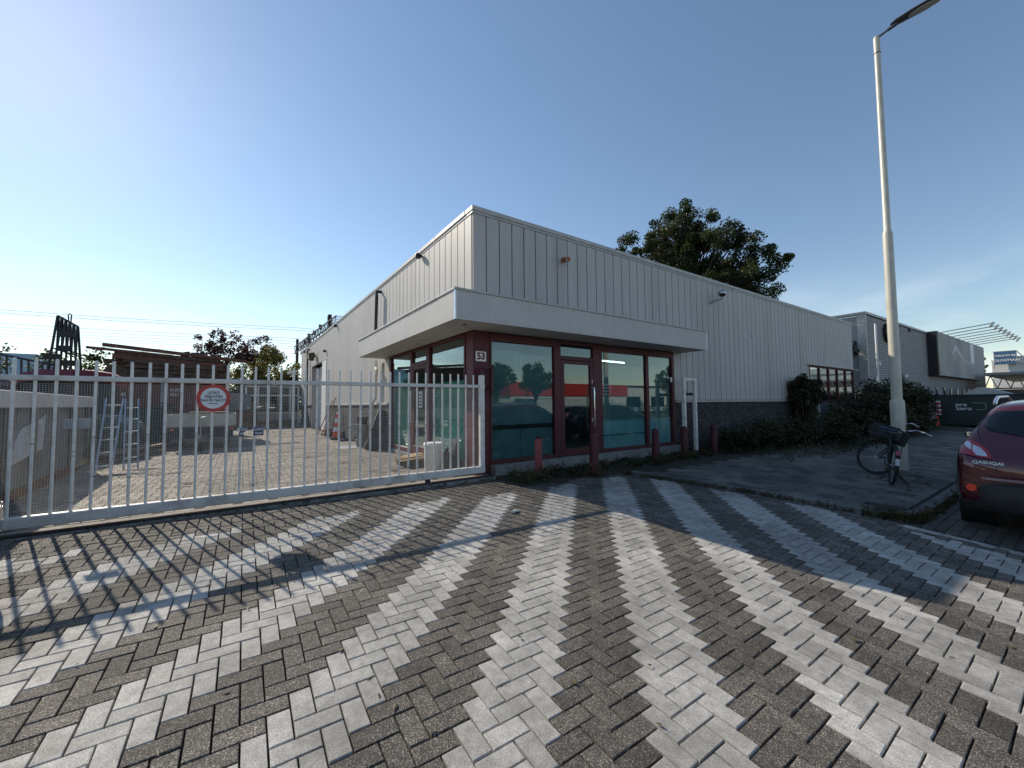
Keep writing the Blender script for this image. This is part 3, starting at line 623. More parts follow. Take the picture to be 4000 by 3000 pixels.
# ------------------------------------------------------------------ sliding gate
G = thing('sliding_gate', 'long off-white picket sliding gate closing off the yard', 'gate', (1.0, 7.2, 0), world=True)
GX0, GX1 = -4.3, 4.16
box('bottom_rail', 'gate_rail', G, GX0, 4.222, 7.14, 7.26, .09, .225, bevel=.012)
box('top_rail', 'gate_rail', G, GX0, 4.24, 7.165, 7.235, 1.832, 1.897, bevel=.01)
box('end_post', 'gate_paint', G, 4.118, 4.22, 7.15, 7.25, .228, 2.10, bevel=.012)
pm = None; k = 0; x = 3.977
prof = MB().lathe([(.0165,0),(.0165,1.86),(.0145,1.868),(.009,1.874)], 10)
while x > GX0+.05:
    if pm is None:
        p0 = prof.build('picket', 'gate_paint', None, smooth=True); pm = p0.data; p0.parent = G; p0.location = (x-1.0, 0, .226)
    else:
        q = bpy.data.objects.new('picket', pm); COL.objects.link(q); q.parent = G; q.location = (x-1.0, 0, .226); q.rotation_euler = (random.gauss(0,.0025), random.gauss(0,.0025), random.random()*6)
    x -= .1714; k += 1
ms = MB(); xx = -4.2
while xx < 4.1: ms.box(xx-.0009, xx+.0009, 7.2182, 7.2200, .24, 1.80); xx += .0254
zz = .25
while zz < 1.81: ms.box(-4.22, 4.12, 7.2202, 7.2220, zz-.0009, zz+.0009); zz += .0254
ms.build('wire_mesh', 'wire', G, kind='stuff')
tie = MB()
for k in range(34):
    xk = 3.977-.1714*random.randrange(0, 37); zk = random.choice((1.80, 1.12, .62, .30, .95))+random.uniform(-.05, .05)
    tie.tube([(xk+.019*math.cos(t), 7.2+.021*math.sin(t), zk+.002*math.sin(2*t)) for t in np.linspace(0, 6.283, 11)[:-1]], .0035, 5, True)
    if k % 4 == 0: tie.tube([(xk, 7.18, zk), (xk+.05, 7.16, zk+.01), (xk+.10, 7.17, zk-.03)], .002, 5)
tie.build('cable_ties', 'black', G, kind='stuff')
wh = MB().cyl((2.985,7.18,.055),(2.985,7.22,.055),.05,n=16).box(2.95,3.02,7.19,7.21,.05,.12).build('roller', 'dark_steel', G)
box('lifting_lug', 'gate_rail', G, 2.975, 2.995, 7.13, 7.139, .10, .2); box('lifting_lug', 'gate_rail', G, 1.93, 1.95, 7.13, 7.139, .10, .2)
tr = thing('gate_track', 'concrete strip with a steel running rail under the sliding gate', 'rail', (0, 7.2, 0), world=True)
box('concrete_strip', 'concrete', tr, -6, 4.40, 7.03, 7.45, -.06, .012, bevel=.008)
box('running_rail', 'dark_steel', tr, -6, 4.38, 7.045, 7.10, .012, .045, bevel=.004); box('running_rail', 'rust', tr, -6, 4.3, 7.185, 7.215, .0125, .03)
# round sign on the gate
sg = thing('round_sign', 'round red-rimmed white sign hanging on the gate reading uitrit vrijlaten dag en nacht', 'sign', (-.295, 7.165, 1.62), world=True)
def disc(r, y, c=(-.295, 1.62), th=.004, n=40): 
    return MB().cyl((c[0], y, c[1]), (c[0], y-th, c[1]), r, n=n)
disc(.197, 7.168, th=.006).build('rim', 'sign_red', sg); disc(.150, 7.1615, th=.002).build('disc', 'print_pale', sg)
for s, z, w in (('UITRIT', 1.693, 1.0), ('VRIJLATEN', 1.640, .94), ('DAG EN NACHT', 1.588, .88)): text('lettering', s, 'print_dark', .054, TM((-.295, 7.1588, z)), sg, .0006, w*.86, .0012)
box('bar', 'print_dark', sg, -.352, -.238, 7.1575, 7.1592, 1.536, 1.546)
def plate(lines, label, x0, x1, z0, z1, cut=False):
    t = thing('enamel_plate', label, 'sign', ((x0+x1)/2, 7.165, (z0+z1)/2), world=True)
    if cut: MB().prism([(x0,7.168,z0),(x1-.02,7.168,z0),(x1-.024,7.168,(z0+z1)/2-.01),(x1+.018,7.168,(z0+z1)/2+.03),(x1+.02,7.168,z1),(x0+.012,7.168,z1),(x0+.012,7.168,(z0+z1)/2),(x0,7.168,(z0+z1)/2-.02)], (0,-.004,0)).build('plate', 'navy', t)
    else: MB().prism([(x0,7.168,z0),(x1,7.168,z0),(x1,7.168,z1),(x0,7.168,z1)], (0,-.004,0)).build('plate', 'navy', t)
    for s, z, h in lines: text('lettering', s, 'print_pale', h, TM(((x0+x1)/2, 7.1625, z)), t, .0006, .8, .001)
plate([('BODE', 1.152, .062), ('ABT.', 1.092, .042)], 'chipped navy enamel plate on the gate reading bode', .012, .098, 1.055, 1.185, True)
plate([('EGANG', 1.150, .060), ('TRAFF', 1.090, .046)], 'navy enamel plate on the gate reading egang', .196, .326, 1.057, 1.187)
hp = tag(MB().box(-1.78, -1.545, 7.232, 7.236, 1.235, 1.362).build('metal_plate', 'grey_metal', None), 'small blank grey metal plate tied behind the gate at left', 'plate')

# ------------------------------------------------------------------ bollards and the second gate catch
def bollard(x, y, h, label, m, square=False):
    t = thing('bollard', label, 'bollard', (x, y, gz(x, y)), random.random()*3, 'maroon bollards in front of the shopfront')
    if square:
        MB().prism([(-.075,-.075,-.05),(.075,-.075,-.05),(.075,.075,-.05),(-.075,.075,-.05)], (0,0,h+.0)).build('post', m, t, bevel=.012); MB().prism([(-.06,-.06,h-.049),(.06,-.06,h-.049),(.06,.06,h-.049),(-.06,.06,h-.049)], (0,0,.05)).build('cap', 'black', t, bevel=.01)
    else:
        MB().lathe([(.112,-.05),(.112,.02),(.104,.12),(.091,h-.16),(.088,h-.15)], 16).build('post', m, t, smooth=True)
        MB().lathe([(.097,h-.149),(.099,h-.11),(.092,h-.06),(.065,h-.02),(.02,h)], 16).build('cap', m, t, smooth=True)
bollard(5.31, 6.76, .85, 'faded square red bollard with a dark broken cap nearest the gate', 'maroon_faded', True)
bollard(6.48, 6.28, .95, 'dark maroon round bollard in front of the glass shop door', 'maroon_post')
bollard(9.01, 6.53, .91, 'dark maroon round bollard in front of the right-hand shop window', 'maroon_post')
bollard(10.46, 6.63, .90, 'maroon round bollard just left of the white gate frame', 'maroon_post')
bollard(12.08, 6.66, .89, 'maroon round bollard half hidden in weeds right of the white gate frame', 'maroon_post')
gf = thing('gate_portal', 'free-standing white two-post gate catch frame by the dark plinth', 'frame', (11.4, 7.0, 0), world=True)
for xa in (11.08, 11.66): box('post', 'gate_paint', gf, xa-.05, xa+.05, 6.95, 7.05, -.05, 2.15, bevel=.008)
box('top_bar', 'gate_paint', gf, 11.03, 11.74, 6.955, 7.045, 2.152, 2.24, bevel=.008); box('end_cap', 'black', gf, 11.741, 11.75, 6.96, 7.04, 2.155, 2.235)
for xa, s in ((11.08, 1), (11.66, -1)):
    rl = MB().cyl((xa+s*.14, 7.0, 1.75), (xa+s*.24, 7.0, 1.75), .045, n=12).build('guide_roller', 'black', gf); MB().cyl((xa-s*.1, 7.0, 1.75), (xa+s*.14, 7.0, 1.75), .012, n=8).build('spindle', 'steel', rl)

# ------------------------------------------------------------------ street lamp
lp = thing('street_lamp', 'tall cream stepped street lamp with grey head on the sidewalk', 'street lamp', (13.38, 2.75, -.185))
MB().lathe([(.142,-.1),(.140,1.62),(.132,1.68),(.106,1.71),(.099,5.85),(.090,5.91),(.073,5.95),(.061,10.75)], 24).build('pole', 'lamp_paint', lp, smooth=True)
MB().lathe([(.064,10.62),(.067,10.98),(.056,11.05),(.02,11.08)], 16).build('pole_cap', 'lamp_paint', lp, smooth=True)
MB().lathe([(.0695,10.60),(.0695,10.618)], 16).build('band', 'dark_steel', lp, smooth=True)
MB().cyl((0,-.03,11.02),(0,-.25,11.07),.028,.028).cyl((0,-.22,11.066),(0,-.40,11.10),.042,.045).build('arm', 'lamp_grey', lp, smooth=True)
hd = MB(); hp_ = [(-.28,.066,.0),(-.39,.128,.035),(-.68,.155,.05),(-1.08,.150,.05),(-1.17,.10,.03)]; vs = []; fs = []
for y, w, t in hp_:
    for a in range(10):
        an = 2*math.pi*a/10; vs.append((w*math.cos(an), y, 11.13+max(t, .02)*math.sin(an)*(1.3 if math.sin(an) > 0 else .7)))
for i in range(len(hp_)-1):
    for a in range(10): fs.append((i*10+a, i*10+(a+1) % 10, (i+1)*10+(a+1) % 10, (i+1)*10+a))
fs += [tuple(range(9,-1,-1)), tuple(range(40, 50))]
hdo = hd.add(vs, fs).build('lamp_head', 'lamp_grey', lp, smooth=True)
MB().prism([(.10*math.cos(t), -.86+.26*math.sin(t), 11.094) for t in np.linspace(0, 6.283, 21)[:-1]], (0,0,-.012)).build('lens', 'lens', hdo)
MB().box(-.035,.035,-.144,-.1425,1.05,1.35).build('hatch_door', 'lamp_paint', lp)

# ------------------------------------------------------------------ bicycle
bk = thing('bicycle', 'black city bicycle with a front crate leaning by the street lamp', 'bicycle', (11.0, 2.42, gz(11, 2.4)+.062), R(19)); bk.scale = (1.08,)*3
def wheel(parent, c, rot, r=.345, name='wheel'):
    T = Matrix.Translation(c) @ rot
    P = lambda v: T @ Vector(v)
    w = MB().tube([P((r*math.cos(t), 0, r*math.sin(t))) for t in np.linspace(0, 6.2832, 41)[:-1]], .02, 8, True).build(name, 'rubber', parent, smooth=True)
    MB().tube([P(((r-.028)*math.cos(t), 0, (r-.028)*math.sin(t))) for t in np.linspace(0, 6.2832, 41)[:-1]], .011, 6, True).build('rim', 'dark_steel', w, smooth=True)
    sp = MB()
    for k in range(20):
        t = k*math.pi/10; sp.cyl(P((.02*math.cos(t+1.2), .02*(-1)**k, .02*math.sin(t+1.2))), P(((r-.03)*math.cos(t), 0, (r-.03)*math.sin(t))), .0016, n=4, caps=False)
    sp.build('spokes', 'spoke', w); MB().cyl(P((0,-.045,0)), P((0,.045,0)), .025, n=12).build('hub', 'steel', w, smooth=True)
    return w
lean = Matrix.Rotation(R(7), 4, 'X')
steer = Matrix.Translation((1.02, 0, .5)) @ Matrix.Rotation(R(20), 4, 'Y') @ Matrix.Rotation(R(62), 4, 'Z') @ Matrix.Rotation(R(-20), 4, 'Y') @ Matrix.Translation((-1.02, 0, -.5))
LV = lambda x, y, z: lean @ Vector((x, y, z)); SV = lambda x, y, z: lean @ steer @ Vector((x, y, z))
wheel(bk, LV(0, 0, .345), lean.to_3x3().to_4x4()); wheel(bk, SV(1.10, 0, .345), (lean @ steer).to_3x3().to_4x4(), name='front_wheel')
fr_ = MB(); 
for a, b, r in (((0,0,.345),(.44,0,.28),.011),((.44,0,.28),(.30,0,.82),.017),((.44,0,.28),(.92,0,.72),.02),((.33,0,.62),(.90,0,.86),.017),((0,.05,.345),(.31,.03,.74),.009),((0,-.05,.345),(.31,-.03,.74),.009),((.92,0,.68),(.885,0,.92),.022),((0,.05,.345),(.44,.04,.28),.01)): fr_.cyl(LV(*a), LV(*b), r, n=10)
fr_.build('frame', 'black', bk, smooth=True)
fk = MB()
for s in (-.05, .05): fk.tube([SV(1.10, s, .345), SV(1.0, s, .62), SV(.955, s*.8, .70), SV(.93, 0, .73)], .011, 8)
fk.cyl(SV(.93,0,.72), SV(.87,0,1.04), .014).build('fork', 'black', bk, smooth=True)
hb = MB().tube([SV(.62,.29,1.13), SV(.74,.28,1.16), SV(.84,.20,1.14), SV(.87,.06,1.06), SV(.87,-.06,1.06), SV(.84,-.20,1.14), SV(.74,-.28,1.16), SV(.62,-.29,1.13)], .012, 8).build('handlebar', 'chrome', bk, smooth=True)
for s in (-1, 1): MB().cyl(SV(.61, s*.29, 1.128), SV(.72, s*.283, 1.155), .017).build('grip', 'birch', hb, smooth=True)
sd = MB(); sdp = [(.12,.09,.96),(.18,.105,.965),(.26,.08,.955),(.34,.03,.95),(.42,.02,.945)]
vs = [LV(x, w*s, z+o) for x, w, z in sdp for s, o in ((-1,0),(1,0),(.8,-.045),(-.8,-.045))]
fs = [(4*i+a, 4*i+(a+1) % 4, 4*i+4+(a+1) % 4, 4*i+4+a) for i in range(4) for a in range(4)]+[(3,2,1,0),(16,17,18,19)]
sd.add(vs, fs); sd.cyl(LV(.30,0,.8), LV(.27,0,.93), .014).build('saddle', 'black', bk, smooth=True)
def fender(fn, cx, cz, a0, a1, name):
    pts = [(cx+.385*math.cos(t), cz+.385*math.sin(t)) for t in np.linspace(a0, a1, 14)]; m = MB(); vs = []
    for x, z in pts: vs += [fn(x, -.032, z-.008), fn(x, 0, z), fn(x, .032, z-.008)]
    fs = []
    for i in range(13): fs += [(3*i, 3*i+1, 3*i+4, 3*i+3), (3*i+1, 3*i+2, 3*i+5, 3*i+4)]
    return m.add(vs, fs).build(name, 'black', bk, smooth=True)
rf_ = fender(LV, 0, .345, R(25), R(190), 'rear_mudguard'); fender(SV, 1.10, .345, R(20), R(150), 'front_mudguard')
MB().bar(LV(-.395,0,.40), LV(-.385,0,.52), .055, .012, (1,0,0)).build('reflector_strip', 'print_pale', rf_); MB().bar(LV(-.37,0,.58), LV(-.35,0,.66), .07, .035, (1,0,0)).build('rear_light', 'tail_red', rf_)
rk = MB()
for s in (-.06, 0, .06): rk.tube([LV(-.33, s, .735), LV(.05, s, .74), LV(.28, s*.5, .73)], .006, 6)
for s in (-.075, .075): rk.cyl(LV(0, s, .345), LV(-.18, s*.9, .735), .006)
rk.build('rear_rack', 'dark_steel', bk, smooth=True)
ck = MB().cyl(LV(.44,-.05,.28), LV(.44,.05,.28), .09, n=20).cyl(LV(.44,-.06,.28), LV(.50,-.075,.12), .01).cyl(LV(.44,.06,.28), LV(.38,.075,.44), .01).build('crank', 'steel', bk)
for s, a in ((-1, (.50,.12)), (1, (.38,.44))): MB().box(0,.001,0,.001,0,.001).bar(LV(a[0]-.04, s*.12, a[1]), LV(a[0]+.05, s*.12, a[1]), .085, .025).build('pedal', 'black', ck)
MB().prism([LV(.0,-.065,.30), LV(.46,-.065,.20), LV(.55,-.065,.28), LV(.46,-.065,.37), LV(.0,-.065,.40)], (lean.to_3x3() @ Vector((0,.02,0)))).build('chain_guard', 'black', bk, bevel=.004)
MB().cyl(LV(.25,-.02,.3), LV(.16,-.27,.0), .011).build('kickstand', 'dark_steel', bk)
cr_ = MB(); C0 = (.98, 1.42); 
def crate_pt(x, y, z): return SV(x, y, z)
def cwall(a, b, z0, z1, th=.014):
    for k in range(4):
        za = z0+(z1-z0)*k/4; cr_.bar(crate_pt(a[0], a[1], za+.03), crate_pt(b[0], b[1], za+.03), th, .048)
q = [(.90,-.24),(1.32,-.24),(1.32,.24),(.90,.24)]
for k in range(4): cwall(q[k], q[(k+1) % 4], .76, 1.02)
for k in range(4): cr_.cyl(crate_pt(q[k][0], q[k][1], .75), crate_pt(q[k][0], q[k][1], 1.02), .013)
for k in range(5): cr_.bar(crate_pt(.90, -.2+.1*k, .765), crate_pt(1.32, -.2+.1*k, .765), .085, .012)
cr_.build('crate', 'plastic', bk); 
bag = []; 
for r_, z in ((.02,.78),(.13,.80),(.17,.88),(.15,.97),(.08,1.0),(.01,1.01)):
    for k in range(12):
        t = k*math.pi/6; rr = r_*(1+.15*math.sin(3*t+z*20)); bag.append(crate_pt(1.10+rr*math.cos(t), .05+rr*math.sin(t), z+.02*math.sin(5*t)))
bf = [(i*12+k, i*12+(k+1) % 12, (i+1)*12+(k+1) % 12, (i+1)*12+k) for i in range(5) for k in range(12)]
bg_o = MB().add([bk.matrix_basis @ v for v in bag], bf).build('plastic_bag', 'blue', None, smooth=True); tag(bg_o, 'crumpled blue plastic bag in the bicycle crate', 'bag')

# ------------------------------------------------------------------ cars
def car(label, loc, rotz, paint, zs=1.0, badge=None, rails=True, group=None, plateblue=True, L=4.3, hw=.89, sc=(1.1, 1.1, 1.1)):
    t = thing('parked_car', label, 'car', loc, rotz, group); t.scale = sc
    ST = [(0,.83,.40),(.05,.93,.36),(.13,1.00,.32),(.24,1.09,.28),(.38,1.27,.26),(.52,1.43,.26),(.64,1.535,.26),(.85,1.575,.26),(1.4,1.60,.25),(2.0,1.60,.25),(2.4,1.56,.25),(2.75,1.38,.25),(3.1,1.14,.25),(3.25,1.06,.25),(3.7,.98,.25),(4.05,.88,.27),(4.22,.76,.30),(4.3,.60,.38)]
    def sect(x, T, zb):
        e = min(1, (x+.10)/.32)**.5 if x < .25 else (min(1, (L-x+.06)/.55)**.5 if x > L-.5 else 1.0)
        w = hw*(.80+.20*e) if x < .5 or x > L-.6 else hw
        sh = min(.97, T-.03); P = [(w*.90, zb), (w*.985, zb+.10), (w, .52), (w*.995, .70), (w*.965, sh)]
        g = max(0, T-1.02)
        if g > 0: P += [(w*.93, min(1.04, T)), (w*(.93-.30*min(1, g/.58)*.85), T-.05), (w*(.80-.30*min(1, g/.58)*.9), T-.005), (w*.30, T+.012), (0, T+.015)]
        else: P += [(w*.92, T-.012), (w*.86, T-.004), (w*.7, T), (w*.30, T+.006), (0, T+.008)]
        return [(x, y, z*zs) for y, z in P]
    secs = [sect(*s) for s in ST]; n = len(secs[0]); vs = []; fs = []
    for s in secs: vs += s
    for s in secs: vs += [(x, -y, z) for x, y, z in s]
    o = len(secs)*n
    for i in range(len(secs)-1):
        for k in range(n-1):
            a = i*n+k; fs.append((a, a+1, a+n+1, a+n)); fs.append((o+a+1, o+a, o+a+n, o+a+n+1))
    fs.append(tuple(range(n-1, -1, -1))+tuple(range(o, o+n-1))); m_ = (len(secs)-1)*n
    fs.append(tuple(range(m_, m_+n))+tuple(range(o+m_+n-2, o+m_-1, -1)))
    for i in range(len(secs)-1): fs.append((i*n, (i+1)*n, o+(i+1)*n, o+i*n))
    body = MB().add(vs, fs).build('body', paint, t, smooth=True)
    sub = body.modifiers.new('s', 'SUBSURF'); sub.levels = 2; sub.render_levels = 2
    bpy.context.view_layer.update(); ev = body.evaluated_get(bpy.context.evaluated_depsgraph_get()); em = ev.to_mesh()
    from mathutils.bvhtree import BVHTree
    tree_ = BVHTree.FromPolygons([v.co.copy() for v in em.vertices], [p.vertices[:] for p in em.polygons]); ev.to_mesh_clear()
    def hit(y, z, back=True):
        h = tree_.ray_cast(Vector((-3 if back else 8, y, z)), Vector((1 if back else -1, 0, 0)))
        return (h[0].x if h[0] else (.3 if back else 4.0))
    def decal(name, m, poly, p, off=.010, rings=3, back=True, smooth=True):
        """a panel lying on the curved tail of the body: outline in (y, z)"""
        n_ = len(poly); c = (sum(q[0] for q in poly)/n_, sum(q[1] for q in poly)/n_); P = []
        for k in range(n_):
            a_, b_ = poly[k], poly[(k+1) % n_]
            for f in (0, .25, .5, .75): P.append((a_[0]+(b_[0]-a_[0])*f, a_[1]+(b_[1]-a_[1])*f))
        N = len(P); sg_ = -1 if back else 1; vs = []
        for q in P: vs.append((hit(*q, back)+sg_*.001, q[0], q[1]))
        for r_ in range(rings):
            f = r_/rings
            for q in P:
                w = (c[0]+(q[0]-c[0])*(1-f)*(.985 if r_ == 0 else 1), c[1]+(q[1]-c[1])*(1-f)*(.985 if r_ == 0 else 1)); vs.append((hit(*w, back)+sg_*off, w[0], w[1]))
        vs.append((hit(*c, back)+sg_*off, c[0], c[1])); fs = []
        for r_ in range(rings):
            for k in range(N): fs.append((r_*N+k, r_*N+(k+1) % N, (r_+1)*N+(k+1) % N, (r_+1)*N+k))
        for k in range(N): fs.append((rings*N+k, rings*N+(k+1) % N, len(vs)-1))
        return MB().add(vs, fs).build(name, m, p, smooth=smooth)
    Zs = lambda L_: [(y, z*zs) for y, z in L_]
    half = [(.0,1.475),(.30,1.475),(.545,1.465),(.60,1.40),(.635,1.28),(.60,1.225),(.33,1.17),(.0,1.155)]
    rw = decal('rear_window', 'glass_dark', Zs(half+[(-y, z) for y, z in half[::-1][1:-1]]), body, .012, 5); decal('window_backing', 'black', Zs(half+[(-y, z) for y, z in half[::-1][1:-1]]), body, .005, 5)
    ws = [(.0,1.50),(.52,1.48),(.68,1.14),(.0,1.12)]; decal('windscreen', 'glass_dark', Zs(ws+[(-y, z) for y, z in ws[::-1][1:-1]]), body, .012, 5, False); decal('screen_backing', 'black', Zs(ws+[(-y, z) for y, z in ws[::-1][1:-1]]), body, .005, 5, False)
    wy = [(.05,1.20),(-.5,1.235)]; MB().bar((hit(wy[0][0], wy[0][1]*zs)-.03, wy[0][0], wy[0][1]*zs), (hit(wy[1][0], wy[1][1]*zs)-.03, wy[1][0], wy[1][1]*zs), .022, .03).cyl((hit(.05,1.19*zs)-.04,.05,1.19*zs), (hit(.05,1.19*zs)+.02,.05,1.19*zs), .03).build('wiper', 'black', rw)
    bv = []; bf = []
    prof = [(.05,.30),(-.03,.38),(-.05,.50),(-.045,.60),(.0,.645),(.06,.65)]
    for k in range(21):
        a = -1+2*k/20; yy = a*hw*1.004; bend = .40*abs(a)**7
        for px_, pz in prof: bv.append((px_+bend, yy*(1-.012*abs(a)), pz*zs))
    for k in range(20):
        for j in range(5): bf.append((k*6+j, k*6+j+1, (k+1)*6+j+1, (k+1)*6+j))
    MB().add(bv, bf).build('rear_bumper', 'plastic', body, smooth=True)
    bv = []; bf = []
    for k in range(21):
        a = -.86*(1-k/10); yy = a*hw; bend = .36*abs(a)**7
        for px_, pz in ((.0,.655),(-.035,.67),(-.03,.70),(.03,.735)): bv.append((px_+bend, yy, pz*zs))
    for k in range(20):
        for j in range(3): bf.append((k*4+j, k*4+j+1, (k+1)*4+j+1, (k+1)*4+j))
    MB().add(bv, bf).build('bumper_shelf', paint, body, smooth=True)
    def seam(pts_, back=True):
        P = []
        for a_, b_ in zip(pts_[:-1], pts_[1:]):
            for f in (0, .25, .5, .75): P.append((a_[0]+(b_[0]-a_[0])*f, (a_[1]+(b_[1]-a_[1])*f)*zs))
        P.append((pts_[-1][0], pts_[-1][1]*zs)); MB().tube([(hit(y, z, back), y, z) for y, z in P], .0045, 5).build('panel_gap', 'black', body)
    for q_ in (-1, 1): seam([(q_*.52,.905),(q_*.53,.80),(q_*.50,.745),(q_*.40,.735),(0,.73)]); seam([(q_*.60,1.47),(q_*.655,1.36),(q_*.69,1.22),(q_*.66,1.11)])
    for s in (-1, 1):
        fx = lambda L_: [(s*y, z) for y, z in Zs(L_)]
        tl = decal('tail_light', 'tail_red', fx([(.816,1.068),(.761,1.127),(.70,1.095),(.618,1.041),(.57,.965),(.557,.914),(.632,.92),(.714,.936),(.815,.955),(.826,1.0)]), body, .018)
        decal('lens', 'tail_clear', fx([(.72,1.063),(.653,1.03),(.605,.973),(.59,.935),(.68,.945),(.717,1.0)]), tl, .024); decal('lens', 'tail_clear', fx([(.806,1.07),(.768,1.10),(.731,1.073),(.727,1.0),(.765,1.027)]), tl, .024)
        MB().cyl((.10, s*.727, .565*zs), (-.008, s*.727, .565*zs), .042, n=18).build('reflector', 'cone_red', body, smooth=True)
        mr = MB().lathe([(.02,-.075),(.075,-.06),(.10,0),(.07,.06),(.02,.075)], 12, (2.62, s*(hw+.10), 1.06*zs)).build('wing_mirror', 'black', body, smooth=True)
        MB().prism([(2.545, s*(hw+.05), 1.02*zs), (2.54, s*(hw+.15), 1.02*zs), (2.54, s*(hw+.16), 1.09*zs), (2.545, s*(hw+.05), 1.09*zs)], (-.012,0,0)).build('glass', 'chrome', mr)
        # side windows
        MB().prism([(x, s*(hw*.93-.012-(.30*max(0,(z-1.04))/.45*hw*.88)), z*zs) for x, z in ((.62,1.10),(.85,1.43),(1.9,1.46),(2.35,1.40),(2.78,1.08))], (0, s*.02, 0)).build('side_window', 'glass_dark', body)
        if rails: MB().tube([(.66, s*hw*.635, 1.545*zs), (.80, s*hw*.635, 1.60*zs), (1.05, s*hw*.64, 1.635*zs), (2.1, s*hw*.64, 1.645*zs), (2.35, s*hw*.63, 1.585*zs)], .018, 8).build('roof_rail', 'alu', body, smooth=True)
        MB().prism([(L-.16, s*.45, .66*zs), (L-.32, s*.82, .74*zs), (L-.42, s*.80, .84*zs), (L-.2, s*.5, .80*zs)], (.03, 0, .012)).build('headlight', 'tail_clear', body)
        for wx in (.82, 3.42):
            ty = MB().tube([(wx+.265*math.cos(a), s*(hw-.115), .325+.265*math.sin(a)) for a in np.linspace(0, 6.2832, 33)[:-1]], .072, 10, True).build('wheel', 'rubber', t, smooth=True)
            MB().cyl((wx, s*(hw-.14), .325), (wx, s*(hw-.055), .325), .215, .20, n=24).build('rim', 'alu', ty, smooth=True)
            MB().cyl((wx, s*(hw-.30), .345), (wx, s*(hw+.006), .345), .365, n=28).build('wheel_arch', 'black', body)
    if badge: text('badge', badge, 'steel', .047, Matrix.Translation((hit(.59, .865*zs)-.014, .59, .865*zs)) @ Matrix.Rotation(R(-91), 4, 'Z') @ Matrix.Rotation(R(80), 4, 'X') @ Matrix.Rotation(R(-2), 4, 'Z'), body, .003, 1.15, .0012)
    np1 = MB().bar((hit(0,.84*zs)-.006, .26, .84*zs), (hit(0,.84*zs)-.006, -.26, .84*zs), .02, .11).build('number_plate', 'paper', body)
    if plateblue: MB().bar((hit(0,.84*zs)-.018, .26, .84*zs), (hit(0,.84*zs)-.018, .215, .84*zs), .006, .11).build('blue_band', 'blue', np1)
    return t
car('dark red crossover car parked at the right edge, seen from behind', (8.36, .17, gz(8.5, .2)-.004), 0, 'carpaint', 1.0, 'QASHQAI', sc=(1.15, 1.16, 1.16))
car('black estate car parked ahead of the dark red car', (14.4, .28, gz(8.5, .3)-.004), 0, 'carpaint_black', 1.0)
car('dark grey car whose nose just enters at the left edge beside the gate', (-6.40, 4.75, gz(-4, 4.7)-.004), 0, 'carpaint_black', .97, rails=False)

# ------------------------------------------------------------------ foliage helpers
def leaves(centers, radii, per, size, flat=1.0, squash=1.0):
    """random leaf quads in gaussian clumps; returns verts, faces, tones"""
    VS, TN = [], []
    for c, r in zip(centers, radii):
        k = int(per*random.uniform(.7, 1.3)); d = rng.normal(0, 1, (k, 3)); d /= np.linalg.norm(d, axis=1)[:, None]
        p = np.array(c)+d*(r*rng.random((k, 1))**.45)*np.array((1, 1, squash))
        n = rng.normal(0, 1, (k, 3)); n[:, 2] += flat; n /= np.linalg.norm(n, axis=1)[:, None]
        a = np.cross(n, rng.normal(0, 1, (k, 3))); a /= np.linalg.norm(a, axis=1)[:, None]; b = np.cross(n, a); s = size*(.6+.8*rng.random((k, 1)))
        q = np.stack([p-a*s*.5, p-b*s*.32+a*s*.05, p+a*s*.5, p+b*s*.32+a*s*.05], 1); VS.append(q.reshape(-1, 3))
        base = random.uniform(.1, .75); TN.append(np.repeat(np.clip(base+rng.normal(0, .16, k)+.12*d[:, 2], 0, 1), 4))
    v = np.concatenate(VS); return v, np.arange(len(v)).reshape(-1, 4), np.concatenate(TN)
def tree(name, label, base, top, clumps, per, size, leafmat, trunk_r=.25, fork=.45, group=None, squash=.8, limb=True):
    t = thing(name, label, 'tree', base, group=group); bx = Vector(base)
    f = Vector((0, 0, (top-base[2])*fork)); tk = MB().tube([(0,0,-.3), (.05,0,f.z*.5), f], [trunk_r*1.15, trunk_r*.95, trunk_r*.75], 10)
    if limb:
        for c, r in clumps:
            e = Vector(c)-bx; m = f.lerp(e, .5)+Vector((random.uniform(-.3,.3), random.uniform(-.3,.3), .12*(e-f).length)); s = Vector((0,0,f.z*random.uniform(.65, 1)))
            tk.tube([s, s.lerp(m, .5)+Vector((0,0,.1)), m, e], [trunk_r*.34, trunk_r*.26, trunk_r*.17, trunk_r*.05], 5)
    tk.build('trunk', 'bark', t, smooth=True)
    v, fa, tn = leaves([tuple(Vector(c)-bx) for c, r in clumps], [r for c, r in clumps], per, size, squash=squash)
    npmesh('crown', v, fa, [leafmat], t, tn); return t
def blob_clumps(blobs, n, rmin, rmax):
    out = []; vol = [b[3]*b[4]*b[5] for b in blobs]; tot = sum(vol)
    for b, vv in zip(blobs, vol):
        for _ in range(max(2, int(n*vv/tot))):
            d = rng.normal(0, 1, 3); d /= np.linalg.norm(d); q = rng.random()**.4
            out.append(((b[0]+b[3]*d[0]*q, b[1]+b[4]*d[1]*q, b[2]+b[5]*d[2]*q), random.uniform(rmin, rmax)))
    return out
